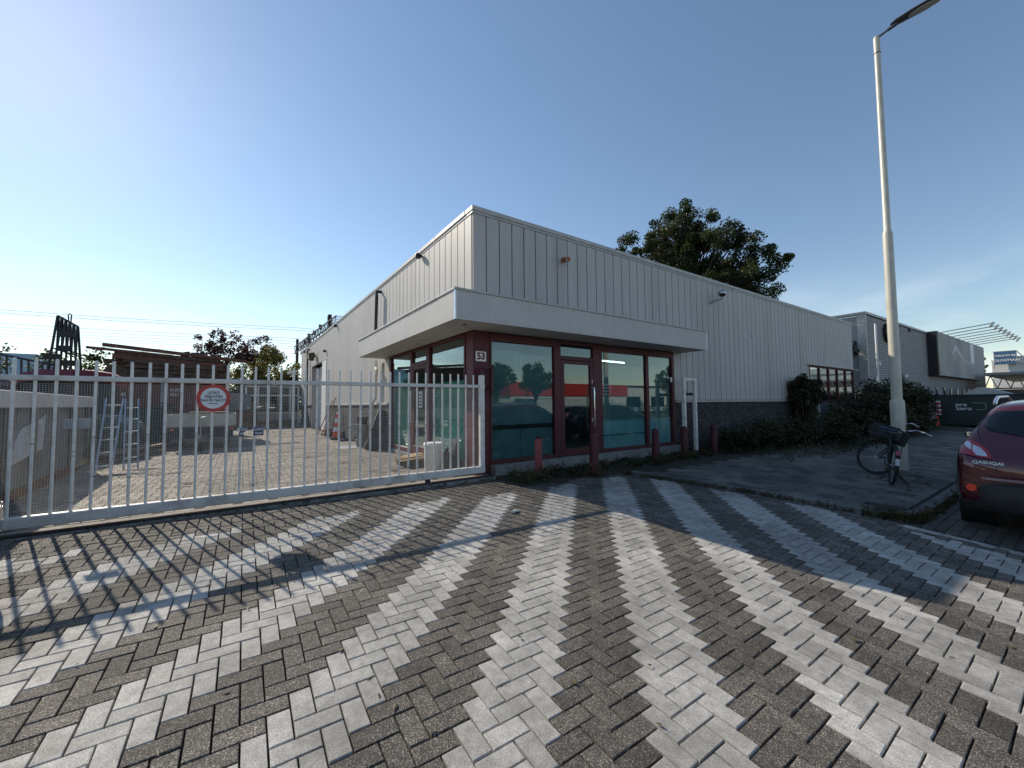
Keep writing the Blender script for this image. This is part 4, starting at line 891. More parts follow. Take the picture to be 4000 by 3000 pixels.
# big tree rising behind the building
cl = blob_clumps([(31,21.6,13.2,5.0,5.2,4.4),(32,16.4,11.6,4.5,4.8,3.8),(31.5,19.6,16.0,3.0,3.2,2.8),(31.5,19.5,10.5,5.0,7.0,2.8)], 420, .35, .85)
cl += [((32.2,y+.5,z), r_) for y, z, r_ in ((11.9,11.3,.7),(12.7,11.0,.8),(13.5,10.6,.9),(11.4,11.8,.4),(12.6,9.4,.7),(26.2,15.9,.6),(25.6,14.9,.8),(26.9,15.2,.5),(19.1,19.0,.55),(19.1,18.4,.7),(22.3,18.4,.6),(16.9,17.2,.6),(14.6,14.6,.7),(13.9,14.1,.55),(27.2,14.2,.6),(26.6,13.2,.8),(25.8,12.4,.8))]
tree('deciduous_tree', 'large dark green tree rising behind the roof of the white building', (31.5, 19.2, -.1), 17, cl, 300, .175, 'leaf_tree', .38)
# shrubs along the facade
def shrub(name, label, blobs, n, per, size, m, cat='shrub', group=None, rmin=.18, rmax=.4, stem=True):
    cx = sum(b[0] for b in blobs)/len(blobs); cy = sum(b[1] for b in blobs)/len(blobs)
    t = thing(name, label, cat, (cx, cy, 0), group=group, world=True); c = blob_clumps(blobs, n, rmin, rmax)
    c = [(p, r) for p, r in c if p[2] > .02]
    v, fa, tn = leaves([(p[0]-cx, p[1]-cy, p[2]) for p, r in c], [r for p, r in c], per, size); v[:, 2] = np.maximum(v[:, 2], .02)
    npmesh('foliage', v, fa, [m], t, tn)
    if stem:
        s = MB()
        for p, r in c[::4]: s.tube([(cx+(p[0]-cx)*.55, cy+(p[1]-cy)*.55, 0), (cx+(p[0]-cx)*.8, cy+(p[1]-cy)*.8, p[2]*.6), p], [.02, .014, .006], 5)
        s.build('stems', 'bark', t)
    return t
shrub('hedge', 'tall dark ivy-covered hedge mound behind the street lamp', [(20.6,5.8,.3,1.5,1.0,.9),(23.0,5.7,.7,1.9,1.2,1.2),(26.2,5.7,.9,2.8,1.4,1.55),(29.3,5.7,.9,1.9,1.3,1.25)], 380, 80, .13, 'leaf_dark', 'hedge', rmin=.22, rmax=.5)
shrub('shrub', 'sprawling dark shrub between the brick plinth and the hedge', [(16.0,6.2,.25,1.4,.8,.5),(18.2,5.8,.3,1.5,1.0,.55)], 190, 80, .10, 'leaf_dark')
shrub('shrub', 'low dark shrub spreading in front of the dark plinth beside the bollards', [(13.2,6.5,.2,.9,.5,.5),(14.6,6.3,.25,1.0,.7,.55)], 130, 80, .085, 'leaf_dark')
cb_ = shrub('climbing_shrub', 'ivy-grown shrub climbing the white cladding left of the strip window', [(19.6,7.05,1.9,.45,.3,.75),(20.8,7.0,1.9,.55,.3,.65),(20.0,7.0,.9,.5,.3,.7)], 120, 90, .10, 'leaf_dark', rmin=.15, rmax=.28)
for a, b in ((20.05, 1.5), (21.05, 2.3)): MB().tube([(a,6.9,0),(a+.03,6.88,b*.5),(a-.02,6.92,b)], [.06,.055,.045], 8).build('trunk', 'birch', cb_, smooth=True)
# weeds: tufts of blades along kerbs, joints, bollards, wall foot
def blades(pts, hmin, hmax, w, n):
    VS, TN = [], []
    for (x, y, z, sp, hs) in pts:
        for _ in range(n):
            a = random.random()*6.283; r = abs(random.gauss(0, sp)); h = random.uniform(hmin, hmax)*hs; bx, by = x+r*math.cos(a), y+r*math.sin(a); b = random.random()*6.283; le = h*random.uniform(.2, .9)
            dx, dy = math.cos(b), math.sin(b); nx, ny = -dy*w, dx*w
            VS += [(bx-nx, by-ny, z), (bx+nx, by+ny, z), (bx+dx*le*.4+nx*.6, by+dy*le*.4+ny*.6, z+h*.7), (bx+dx*le*.4-nx*.6, by+dy*le*.4-ny*.6, z+h*.7),
                   (bx+dx*le*.4-nx*.6, by+dy*le*.4-ny*.6, z+h*.7), (bx+dx*le*.4+nx*.6, by+dy*le*.4+ny*.6, z+h*.7), (bx+dx*le+nx*.1, by+dy*le+ny*.1, z+h*random.uniform(.75, 1.05)), (bx+dx*le-nx*.1, by+dy*le-ny*.1, z+h)]
            TN += [min(1, max(0, random.gauss(.4, .22)))]*8
    return np.array(VS), np.arange(len(VS)).reshape(-1, 4), np.array(TN)
pts = []
W_ = lambda x, y, sp, hs, dz=0: pts.append((x, y, gz(x, y)+dz, sp, hs))
for _ in range(110): W_(random.uniform(4.6, 13), random.uniform(6.2, 7.15), .06, random.uniform(.4, 1.0))
for _ in range(26): W_(4.5+abs(random.gauss(0,.3)), 6.22+abs(random.gauss(0, .25)), .05, random.uniform(.7, 1.5))
for bx_, by_ in ((5.31,6.72),(6.48,6.23),(9.01,6.48),(10.46,6.58)):
    for _ in range(10): W_(bx_+random.gauss(0,.11), by_-.08+random.gauss(0,.07), .03, random.uniform(.8, 1.8))
for _ in range(120): y = random.uniform(2.2, 6.1); W_(kx(y)-.05+random.gauss(0, .03), y, .03, random.uniform(.2, .55))
for _ in range(90): t_ = random.uniform(0, 1.57); W_(8.66-.56*math.cos(t_)+random.gauss(0,.03), 2.12-.60*math.sin(t_)+random.gauss(0,.03), .03, random.uniform(.3, .9))
for _ in range(120): W_(random.uniform(8.6, 14), 1.50+random.gauss(0,.03), .03, random.uniform(.3, .8))
for _ in range(160): W_(random.uniform(12.2, 26), random.uniform(4.4, 5.6), .08, random.uniform(.6, 1.6), .05)
for _ in range(25): W_(11.7+random.gauss(0,.5), 2.40+random.gauss(0,.25), .03, random.uniform(.2, .7), .05)
for _ in range(60): W_(random.uniform(-3, 4.3), 6.99+random.gauss(0,.015), .02, random.uniform(.1, .35))
v, fa, tn = blades(pts, .05, .22, .004, 10)
tag(npmesh('weeds', v, fa, ['leaf_grass'], None, tn), 'straggly weeds and grass along the kerb, bollards and shopfront', 'weeds', kind='stuff')
# low broad leaves in the bed, dark ground cover
cc_ = [((random.uniform(4.7, 13), random.uniform(6.25, 7.1), .0), random.uniform(.06, .16)) for _ in range(150)]
cc_ += [((random.uniform(11.5, 30), random.uniform(4.0, 6.6), .10), random.uniform(.15, .3)) for _ in range(170)]
v, fa, tn = leaves([c for c, r in cc_], [r for c, r in cc_], 45, .05, squash=.6); v[:, 2] = np.maximum(v[:, 2], -.06)
tag(npmesh('ground_cover', v, fa, ['leaf_dark'], None, tn), 'dark low creeping plants covering the bed along the building', 'ground cover', kind='stuff')

# ------------------------------------------------------------------ yard: things standing behind the gate
# roll-off container at the left
sk = thing('roll_off_container', 'large weathered grey roll-off container just behind the gate at left', 'container', (-3.98, 11.3, 0), R(2.6)); sk.scale = (1, 1.06, .97)
def skp(x, y, z): return (x, y, z)
prof = [(-3.0,.22),(2.3,.22),(2.95,.75),(2.95,1.62),(2.95,1.80),(-3.0,1.80)]
MB().prism([(-1.0, y, z) for y, z in prof], (.05,0,0)).build('side_wall', 'skip_paint', sk); MB().prism([(.95, y, z) for y, z in prof], (.05,0,0)).build('side_wall', 'skip_paint', sk)
MB().box(-.95,.95,-3.0,-2.95,.22,1.8).build('end_wall', 'skip_paint', sk); MB().prism([(-.95,2.27,.22),(-.95,2.92,.75),(-.95,2.92,1.8),(-.95,2.97,1.8),(-.95,2.97,.74),(-.95,2.31,.19)], (1.9,0,0)).build('end_wall', 'skip_paint', sk)
MB().box(-.95,.95,-2.9,2.3,.22,.27).build('floor', 'rust', sk)
MB().box(1.0,1.09,-3.05,3.02,1.55,1.82).box(-1.09,-1.0,-3.05,3.02,1.55,1.82).box(-.999,.999,2.975,3.05,1.6,1.82).build('rim', 'offwhite', sk, bevel=.012)
for y in (-2.0, -.9, .2, 1.3, 2.6): MB().box(1.0,1.07,y-.05,y+.05,.5 if y > 2.5 else .25,1.548).build('rib', 'skip_paint', sk, bevel=.01)
MB().prism([(1.002,-1.75,.62),(1.002,-.35,.78),(1.002,-.25,1.42),(1.002,-.6,1.33),(1.002,-1.35,1.2),(1.002,-1.62,.98)], (.012,0,0)).build('paint_patch', 'skip_patch', sk)
MB().box(.3,.95,-2.6,2.7,0,.2).box(-.95,-.3,-2.6,2.7,0,.2).build('skid', 'rust', sk, bevel=.01)
MB().box(.6,.98,2.35,2.6,.1,.75).box(.55,1.0,2.0,2.9,.1,.2).build('end_frame', 'wood', sk)
# ladder
ld = thing('ladder', 'aluminium ladder leaning beside the roll-off container', 'ladder', (-2.45, 12.4, 0))
A1, A2, B1, B2 = Vector((-.10,0,0)), Vector((.12,.15,0)), Vector((-.42,2.3,1.72)), Vector((-.12,2.45,1.72))
for a, b in ((A1, B1), (A2, B2)): MB().bar(a, b, .035, .075).build('rail', 'steel', ld, bevel=.004)
for k in range(6): f = .1+.16*k; MB().cyl(A1.lerp(B1, f), A2.lerp(B2, f), .018, n=8).build('rung', 'steel', ld, smooth=True)
l2 = thing('ladder', 'shorter aluminium ladder leaning behind the first ladder', 'ladder', (-2.25, 13.3, 0))
A1, A2, B1, B2 = Vector((.0,0,0)), Vector((.24,.12,0)), Vector((-.35,2.0,1.72)), Vector((-.10,2.1,1.72))
for a, b in ((A1, B1), (A2, B2)): MB().bar(a, b, .035, .07).build('rail', 'steel', l2, bevel=.004)
for k in range(5): f = .14+.18*k; MB().cyl(A1.lerp(B1, f), A2.lerp(B2, f), .018, n=8).build('rung', 'steel', l2, smooth=True)
# rubble and plank pile next to the ladder
def timber(name, label, a, b, w, h, m, group=None, roll=0): 
    o = MB().bar(a, b, w, h).build(name, m, None, bevel=.008); tag(o, label, 'timber', group); return o
for k in range(9):
    z = .06+.085*(k//3); timber('plank', 'rough plank in the low pile between the ladders and the trailer', (-3.3+.22*(k % 3)+random.uniform(-.1,.1), 14.9, z), (-2.5+.2*(k % 3)+random.uniform(-.15,.15), 17.4, z+random.uniform(0,.06)), .18, .07, random.choice(('wood_grey','wood_dark')), 'planks piled by the ladders')
tag(MB().prism([(-4.4,16.2,0),(-2.75,16.2,0),(-2.65,16.2,.95),(-3.3,16.2,1.3),(-4.4,16.2,1.15)], (.2,1.6,0)).build('tarpaulin_pile', 'tarp_green', None, bevel=.12), 'dark green tarpaulin over a heap behind the ladders', 'tarpaulin')
# trailer
tl_ = thing('box_trailer', 'beige open box trailer with its drawbar towards the gate', 'trailer', (-1.03, 18.4, 0))
box('bed', 'grey_metal', tl_, -.94, .94, -.7, 3.2, .78, .84)
for x in (-.95, .92): box('side_board', 'trailer', tl_, x, x+.03, -.7, 3.2, .84, 1.24, bevel=.006)
box('front_board', 'trailer', tl_, -.98, .98, -.735, -.702, .82, 1.24, bevel=.008); box('tail_board', 'trailer', tl_, -.95, .95, 3.202, 3.235, .84, 1.24, bevel=.008)
box('front_plate', 'dark_steel', tl_, -.9, .9, -.70, -.66, .42, .775); box('load', 'wood_grey', tl_, -.5, .75, .2, 2.4, .85, 1.30, bevel=.03)
MB().bar((-.5,.0,.55),(-.02,-1.5,.5),.08,.08).bar((.5,.0,.55),(.02,-1.5,.5),.08,.08).build('drawbar', 'steel', tl_)
MB().cyl((0,-1.35,.42),(0,-1.35,1.14),.028).cyl((0,-1.35,1.14),(.16,-1.4,1.16),.012).build('jockey_mast', 'steel', tl_, smooth=True)
MB().cyl((-.05,-1.35,.12),(.05,-1.35,.12),.12,n=18).build('jockey_wheel', 'rubber', tl_)
for x in (-.78, .62):
    w_ = MB().tube([(x+.08, 1.1+.24*math.cos(a), .33+.24*math.sin(a)) for a in np.linspace(0, 6.283, 25)[:-1]], .085, 8, True).build('wheel', 'rubber', tl_, smooth=True); MB().cyl((x,1.1,.33),(x+.16,1.1,.33),.19,n=18).build('rim', 'steel', w_)
    box('mudguard', 'black', tl_, x-.02, x+.18, .65, 1.55, .70, .73)
for x in (-.86, .80): MB().box(x, x+.1, -.74, -.736, .68, .74).build('reflector', 'orange', tl_)
# brown flat rack with stakes and a load of beams
rk_ = thing('flat_rack', 'rust-brown steel flat rack with posts and white numbers behind the trailer', 'container', (-2.0, 25.5, 0))
box('deck', 'rusty_brown', rk_, -3.4, 1.7, -1.2, 1.2, .95, 1.2); box('side_panel', 'rusty_brown', rk_, -3.3, 1.6, -1.26, -1.22, 1.2, 2.72, bevel=.01); box('side_panel', 'rusty_brown', rk_, -3.3, 1.6, 1.22, 1.26, 1.2, 2.72, bevel=.01)
for k in range(7): MB().box(-3.35+.8*k, -3.25+.8*k, -1.34, -1.262, .95, 2.78).build('stake', 'grey_metal' if k % 3 == 0 else 'rusty_brown', rk_, bevel=.006)
box('rail', 'rusty_brown', rk_, -3.35, 1.65, -1.36, -1.345, 1.62, 1.70); box('rail', 'rusty_brown', rk_, -3.35, 1.65, -1.36, -1.345, 2.68, 2.76)
for k in range(3): box('leg', 'dark_steel', rk_, -3.1+2.2*k, -2.9+2.2*k, -1.1, 1.1, 0, .94)
for st_, z in (('4107527', 2.27), ('4261', 2.06)): text('lettering', st_, 'print_pale', .20, TM((-.34 if z > 2.2 else -.46, -1.275, z)), rk_, .001, .85, .003)
text('lettering', '42', 'print_pale', .20, TM((-2.2, -1.275, 2.06)), rk_, .001, .85, .003)
for k in range(36):
    row = k // 6; z = 2.80+.19*row; y = 24.5+.34*(k % 6)+random.uniform(-.05,.05); x0 = -4.75+random.uniform(-.35, .5)+.1*row; x1 = -.75+random.uniform(-.35, .45)-.05*row
    timber('timber_beam', 'long weathered beam in the stack on the brown flat rack', (x0, y-1.0, z+.10*row*0+random.uniform(-.03,.03)+.12), (x1, y-.6, z+random.uniform(-.06,.03)-.04), .26, .17, random.choice(('wood_grey','wood_dark','wood_dark','rusty_brown')), 'beams stacked on the flat rack')
timber('timber_beam', 'single purple-brown beam jutting out at the top left of the timber stack', (-4.75, 23.4, 4.14), (.3, 23.9, 3.72), .22, .14, 'rusty_brown'); timber('timber_beam', 'thin beam jutting furthest left from the timber stack', (-5.2, 23.3, 3.98), (-2.5, 23.6, 3.80), .18, .10, 'rusty_brown')
tag(MB().box(-1.9,-1.4,24.0,24.6,3.86,4.06).prism([(-2.3,24.1,3.86),(-2.0,24.1,3.86),(-1.95,24.1,4.12),(-2.2,24.1,4.06)],(0,.4,0)).bar((-1.3,24.2,4.1),(-.8,24.4,3.86),.1,.06).build('scrap_bundle', 'dark_steel', None, bevel=.02), 'small heap of dark scrap lying on top of the timber stack', 'scrap')
# red covered vehicle roof and dark A-frame glass rack
rv = thing('covered_boat', 'dark red tarpaulin cover over a long load behind the container', 'cover', (-4.5, 19.0, 0))
sec = []; 
for i, (x, w, h) in enumerate(((-1.25,.15,2.25),(-1.05,.55,2.62),(-.6,.75,2.74),(0,.8,2.76),(.6,.78,2.74),(1.0,.6,2.66),(1.3,.2,2.44))): sec.append((x, w, h))
vs = []; fs = []
for x, w, h in sec: vs += [(x,-w,h-.36),(x,-w,h-.22),(x,-w*.75,h-.04),(x,0,h),(x,w*.75,h-.04),(x,w,h-.22),(x,w,h-.36)]
for i in range(len(sec)-1):
    for k in range(6): fs.append((i*7+k, i*7+k+1, (i+1)*7+k+1, (i+1)*7+k))
fs += [tuple(range(6,-1,-1)), tuple(range(42, 49))]
MB().add(vs, fs).build('cover', 'tarp_red', rv, smooth=True); MB().box(-1.0,1.0,-.5,.5,.3,2.36).build('cradle', 'dark_steel', rv)
ar = thing('glass_rack', 'tall dark steel A-frame glass rack sticking up behind the red cover', 'rack', (-5.05, 20.4, 0))
def rackbars(x0b, x1b, x0t, x1t, zb, zt0, zt1, yb, yt, nm):
    m = MB()
    for k in range(6):
        f = k/5; m.bar((x0b+(x1b-x0b)*f, yb, zb), (x0t+(x1t-x0t)*f, yt, zt0+(zt1-zt0)*f), .05, .05)
    for h in (.18, .45, .72, .9):
        a = Vector((x0b, yb, zb)).lerp(Vector((x0t, yt, zt0)), h); b = Vector((x1b, yb, zb)).lerp(Vector((x1t, yt, zt1)), h); m.bar(a, b, .05, .05)
    m.bar((x0t, yt, zt0), (x1t, yt, zt1), .06, .06); return m.build(nm, 'dark_steel', ar)
rackbars(-.42, .42, -.22, .26, .6, 4.72, 4.40, -.65, -.05, 'front_frame'); rackbars(-.42, .42, -.22, .26, .6, 4.72, 4.40, .65, .05, 'rear_frame')
pads = MB()
for z, x0, x1 in ((3.95,-.12,.28),(3.45,-.1,.2),(3.15,-.42,-.02),(2.95,.0,.35)): pads.box(x0, x1, -.32, -.26, z, z+.2)
pads.build('pads', 'black', ar); MB().tube([(.04,0,4.52),(.02,0,4.78),(.06,0,4.84),(.1,0,4.78),(.09,0,4.5)], .02, 6).build('lifting_eye', 'dark_steel', ar); box('base', 'dark_steel', ar, -.6, .6, -.8, .8, .2, .6)
r2_ = thing('steel_trestle', 'low dark steel trestle sloping beside the tall glass rack', 'rack', (-5.9, 20.2, 0))
m = MB(); m.bar((-.9,0,3.35),(.6,0,2.98),.07,.07)
for k in range(9): x = -.75+.16*k; m.bar((x,0,3.31-.037*k*1.0),(x+.06,0,1.5),.04,.04)
m.bar((-.8,0,2.4),(.7,0,2.4),.06,.06).build('frame_bars', 'dark_steel', r2_); box('trestle_base', 'dark_steel', r2_, -.8, .7, -.5, .5, 0, 1.5)
tag(MB().prism([(-9.5,18.8,2.2),(-6.4,18.8,2.55),(-6.1,18.8,2.4),(-6.1,18.8,2.2)],(0,2.5,0)).box(-9.5,-6.2,18.9,21.2,0,2.19).build('site_shed', 'grey_metal', None), 'low grey metal shed with a sloping roof at the far left of the yard', 'shed')
# pallets, concrete blocks, glazed porch and fence elements at the far end of the yard
for k in range(4):
    z = .02+.16*k; t = thing('pallet', 'grey wooden pallet in the stack at the back of the yard', 'pallet', (2.75, 32.4, z), random.uniform(-.05,.05), 'stacked pallets')
    for j in range(5): MB().box(-.6,.6,-.5+.22*j,-.38+.22*j,.10,.125).build('board', 'wood_grey', t)
    for j in (-.5, 0, .4): MB().box(-.6,.6,j,j+.1,0,.099).build('runner', 'wood_dark', t)
lw = thing('lumber_stack', 'long brown stack of lumber under a white sheet at the back of the yard', 'lumber', (1.2, 32.4, 0))
for k in range(5):
    for j in range(4): MB().box(-2.0+.05*random.random(), .95-.1*random.random(), -.6+.3*j, -.32+.3*j, .1+.24*k, .31+.24*k).build('board', random.choice(('wood_grey','wood_dark','rust')), lw)
for x in (-1.6, -.2, .7): MB().box(x,x+.1,-.62,.6,0,.095).build('bearer', 'wood_dark', lw)
vs = []; 
for i in range(9):
    for k in range(5): vs.append((-.7+.26*i, -.6+.3*k, 1.34+.12*math.exp(-((i-3)/2.2)**2)+.03*math.sin(i*2.1+k)))
MB().add(vs, [(i*5+k, i*5+k+1, (i+1)*5+k+1, (i+1)*5+k) for i in range(8) for k in range(4)]).build('sheet', 'white', lw, smooth=True)
cbk = thing('concrete_block_wall', 'row of pale concrete blocks at the back of the yard', 'block wall', (0.0, 33.8, 0))
for i in range(3):
    for j in range(3): MB().box(-1.1+.62*i, -.5+.62*i, -.3, .3, .8*j, .79+.8*j).build('block', 'concrete', cbk, bevel=.015)
gp = thing('glazed_porch', 'white framed glazed porch at the far end of the yard', 'porch', (2.2, 35.0, 0))
for x in (-1.75, -1.0, -.3, .45, 1.1, 1.65): MB().box(x-.05,x+.05,-.05,.05,0,2.95).build('post', 'white', gp)
for z in (.9, 2.25, 2.9): MB().box(-1.75,1.65,-.04,.04,z,z+.09).build('rail', 'white', gp)
for x0, x1 in zip((-1.7,-.95,-.25,.5,1.15), (-1.05,-.35,.4,1.05,1.6)): MB().box(x0,x1,-.006,.006,.99,2.24).build('pane', 'glass_dark', gp); MB().box(x0,x1,-.006,.006,2.34,2.89).build('pane', 'glass_dark', gp); MB().box(x0,x1,-.02,.02,.02,.89).build('panel', 'navy', gp)
MB().box(-1.9,1.8,-.2,2.2,2.992,3.05).box(-1.75,1.65,2.1,2.2,0,2.99).build('roof', 'grey_metal', gp)
for k, (x, y) in enumerate(((1.7,31.2),(3.0,31.35))):
    t = thing('fence_panel', 'low galvanised fence panel standing in front of the '+('lumber stack' if k == 0 else 'pallets'), 'fence panel', (x, y, 0), R(4*k))
    MB().tube([(-.6,0,.05),(-.6,0,1.05),(.6,0,1.05),(.6,0,.05)], .022, 8, True).build('tube_frame', 'steel', t, smooth=True)
    m = MB()
    for j in range(11): m.cyl((-.58+.116*j,0,.06),(-.58+.116*j,0,1.04),.005,n=5)
    m.build('wires', 'steel', t)
    for q in range(6): MB().box(-.58,.58,.03,.05,.55+.085*q,.60+.085*q).build('slat', 'grey_metal', t)
# things leaning on the yard side of the building
cn = thing('traffic_cone', 'tall red and white traffic cone by the brick plinth', 'cone', (3.62, 18.9, 0))
MB().lathe([(.0,0)]*0+[(.30,0),(.30,.10),(.20,.115)], 4).build('base', 'rubber', cn, bevel=.015)
zz_ = [(.115,.19,.36),(.36,.158,.55),(.55,.133,.74),(.74,.108,.93),(.93,.083,1.12)]
for k, (z0, r0_, z1) in enumerate(zz_): MB().lathe([(r0_, z0+.001), (r0_-.025, z1)], 16).build('band', 'cone_red' if k % 2 == 0 else 'white', cn, smooth=True)
MB().lathe([(.045,1.121),(.035,1.2),(.02,1.21)], 12).build('tip', 'white', cn, smooth=True)
cs = thing('traffic_cone', 'small dark cone base beside the tall traffic cone', 'cone', (3.72, 18.1, 0)); MB().lathe([(.22,0),(.22,.07),(.1,.09),(.06,.4)], 4).build('body', 'rubber', cs, bevel=.01)
bt = thing('barrow', 'folded hand truck and tools leaning on the wall beyond the traffic cone', 'hand truck', (3.72, 20.4, 0))
MB().bar((0,0,.1),(.25,.1,1.35),.04,.04).bar((-.02,.35,.1),(.25,.4,1.35),.04,.04).bar((.1,.05,.5),(.1,.38,.5),.03,.03).bar((.2,.1,1.0),(.2,.4,1.0),.03,.03).build('truck_rails', 'dark_steel', bt)
for y in (-.08, .45): MB().cyl((-.05,y,.14),(-.05,y+.07,.14),.14,n=16).build('wheel', 'rubber', bt)
MB().box(-.3,0,.02,.36,.02,.05).build('toe_plate', 'dark_steel', bt)
for k, (y, h, ln) in enumerate(((21.6,1.9,.5),(22.0,1.5,.45),(22.4,1.75,.6))): tag(MB().bar((3.55-.1*k, y, 0), (X0-.02, y+.2, h), .05, .03).build('iron_bar', 'rust', None), ('tallest', 'shortest', 'middle')[k]+' rusty bar leaning on the wall by the roller door', 'bar')
hb2 = tag(MB().box(3.5,3.95,21.4,22.3,0,.16).box(3.55,3.9,21.5,22.0,.161,.35).build('scrap_heap', 'rust', None, bevel=.03), 'low rusty scrap heap at the foot of the wall by the roller door', 'scrap')
bs = thing('bucket_stack', 'grey mortar tubs stacked against the drainpipe', 'tub', (3.72, 15.0, 0))
for k in range(3): MB().lathe([(.20,.27*k),(.235,.27*k+.22),(.25,.27*k+.235),(.25,.27*k+.265)], 18).build('tub', 'concrete', bs, smooth=True)
MB().lathe([(.16,.812),(.20,1.08),(.215,1.09)], 16).build('bucket', 'black', bs, smooth=True)
for k, (y, m_, h, w) in enumerate(((14.2,'fascia',1.35,.05),(13.9,'concrete',.85,.34),(13.55,'black',1.3,.42))):
    tag(MB().bar((3.62, y, .0), (X0-.04, y-.1, h), w, .04, (0,1,0)).build(('strip','slab','board')[k], m_, None, bevel=.004), ('white plastic strip leaning on the wall under the canopy', 'grey slab leaning on the wall beside the tubs', 'black board leaning on the wall next to the green window')[k], 'board')
tag(MB().box(2.9,3.75,14.6,15.7,.004,.012).build('rubber_mat', 'grey_metal', None), 'flat grey mat lying on the paving by the tubs', 'mat')
wp_ = thing('wood_offcuts', 'fresh yellow planks piled by the shop side door', 'lumber', (3.62, 9.75, 0))
for k in range(5): MB().bar((-.42+.02*k, -.36+.14*k, .16+.035*(k % 2)), (.28, -.30+.15*k, .2+.03*(k % 3)), .13, .03).build('plank', 'wood', wp_, bevel=.003)
MB().box(-.3,.2,-.32,-.22,0,.14).box(-.3,.2,.18,.28,0,.14).build('bearer', 'wood_dark', wp_)
bc = thing('plastic_drum', 'off-white plastic drum behind the gate next to the corner column', 'drum', (3.72, 8.6, 0))
MB().lathe([(.20,0),(.215,.03),(.225,.5),(.225,.56)], 22).build('body', 'offwhite', bc, smooth=True); MB().lathe([(.24,.561),(.245,.60),(.225,.63),(.2,.635)], 22).build('lid', 'white', bc, smooth=True)
jc = thing('jerry_can', 'olive jerry can standing beside the white drum', 'can', (3.98, 8.38, 0)); MB().box(-.11,.11,-.16,.16,0,.42).build('body', 'wood_dark', jc, bevel=.03); MB().tube([(0,-.1,.42),(0,-.08,.5),(0,.06,.5),(0,.08,.42)], .018, 6).build('handle', 'black', jc); MB().cyl((0,.12,.42),(0,.13,.48),.03).build('spout', 'black', jc)
tag(MB().prism([(3.85,7.95,0),(4.06,7.95,0),(4.07,7.95,.5),(4.02,7.95,.78),(3.95,7.95,.55)], (.0,.33,0)).build('black_sack', 'black', None, bevel=.05), 'black sack slumped against the corner column behind the gate', 'sack')

# ------------------------------------------------------------------ trees and railway beyond the yard
tree('purple_tree', 'airy purple-leaved tree left of the olive bush beyond the yard', (-1.6, 48, -.1), 9.5, blob_clumps([(-1.6,48,7.1,2.3,2.0,2.2)], 46, .35, .7), 60, .24, 'leaf_purple', .16, .4, 'trees beyond the yard')
tree('purple_tree', 'second purple-leaved tree standing partly behind the olive bush', (1.9, 50, -.1), 9.2, blob_clumps([(1.9,50,7.0,2.1,2.0,2.1)], 46, .35, .7), 60, .24, 'leaf_purple', .16, .4, 'trees beyond the yard')
shrub('olive_bush', 'dense olive green bush at the back of the yard by the building end', [(2.5,42,3.0,1.9,1.8,3.7),(.7,41.5,2.2,1.7,1.5,3.0),(4.2,43,2.6,1.3,1.5,3.1)], 210, 130, .20, 'leaf_olive', 'bush', rmin=.35, rmax=.75)
shrub('dark_bush', 'dark green bush behind the timber stack left of the olive bush', [(-1.6,38,1.6,1.3,1.3,2.3)], 60, 110, .18, 'leaf_dark', 'bush', rmin=.3, rmax=.6)
for k, (x, h, w) in enumerate(((-9.3,5.4,1.4),(-7.1,5.5,1.7),(-12.4,5.6,1.3))): tree('thin_tree', ('sparse tree behind the tall glass rack', 'leafy thin tree between the glass rack and the timber stack', 'nearly bare thin tree at the far left beyond the yard')[k], (x, 37, -.1), h, blob_clumps([(x,37,h-1.4,w,1.3,1.25)], 26, .25, .55), (26, 60, 12)[k], .2, 'leaf_green', .1, .35, 'trees beyond the yard')
gy = thing('catenary_gantry', 'dark steel railway gantry rising behind the left end of the building', 'gantry', (7.0, 52, 0), world=True)
for y, x in ((43,7.4),(55.9,7.2),(61.4,6.5)): MB().box(x-.16,x+.16,y-.16,y+.16,-.1,10.6).build('mast', 'dark_steel', gy)
tg = MB(); ya, yb = 38.0, 61.4
for z in (8.55, 9.5):
    for dx in (-.35, .35): tg.bar((7.4+dx, ya, z), (6.5+dx, yb, z), .10, .10)
n_ = 30
for k in range(n_):
    f, f2 = k/n_, (k+1)/n_; pa = Vector((7.4-.9*f, ya+(yb-ya)*f, 0)); pb = Vector((7.4-.9*f2, ya+(yb-ya)*f2, 0))
    for dx in (-.35, .35):
        za, zb2 = ((8.55, 9.5) if k % 2 else (9.5, 8.55)); tg.bar(pa+Vector((dx,0,za)), pb+Vector((dx,0,zb2)), .05, .05)
    tg.bar(pa+Vector((-.35,0,9.5)), pa+Vector((.35,0,9.5)), .05, .05)
tg.build('truss', 'dark_steel', gy)
for y in (41, 46, 50, 54, 58): MB().box(6.85,7.15,y-.12,y+.12,9.56,10.05).build('insulator', 'dark_steel', gy)
WD = Vector((math.cos(R(-8)), math.sin(R(-8)), 0))
names = ('topmost', 'second', 'third', 'fourth', 'fifth', 'sixth', 'seventh', 'eighth', 'lowest')
for k, (z60, Y) in enumerate(((11.39,46),(11.07,46),(10.03,48),(9.66,50),(9.32,50),(9.0,54),(8.72,54),(8.09,60),(7.77,60))):
    z = 1.5+(z60-1.5)*Y/60+.0; p = Vector((-.319*Y, Y, z)); m = MB(); pts_ = []
    for q in range(15): f = q/14; pts_.append(p+WD*(-40+92*f)+Vector((0,0,-.25*math.sin(math.pi*((f*3) % 1)))))
    m.tube(pts_, .016, 4)
    if k in (0, 2, 3, 5, 7):
        for q in range(4, 12, 2): m.cyl(pts_[q], pts_[q]-Vector((0,0,.9)), .008, n=4)
    tag(m.build('overhead_wire', 'dark_steel', None), names[k]+' overhead railway wire crossing the sky at left', 'wire', 'overhead railway wires')
tag(box('far_tower', 'haze_blue', None, -66, -57.5, 205, 220, -1, 20.0), 'pale blue distant office block low on the horizon at far left', 'building')
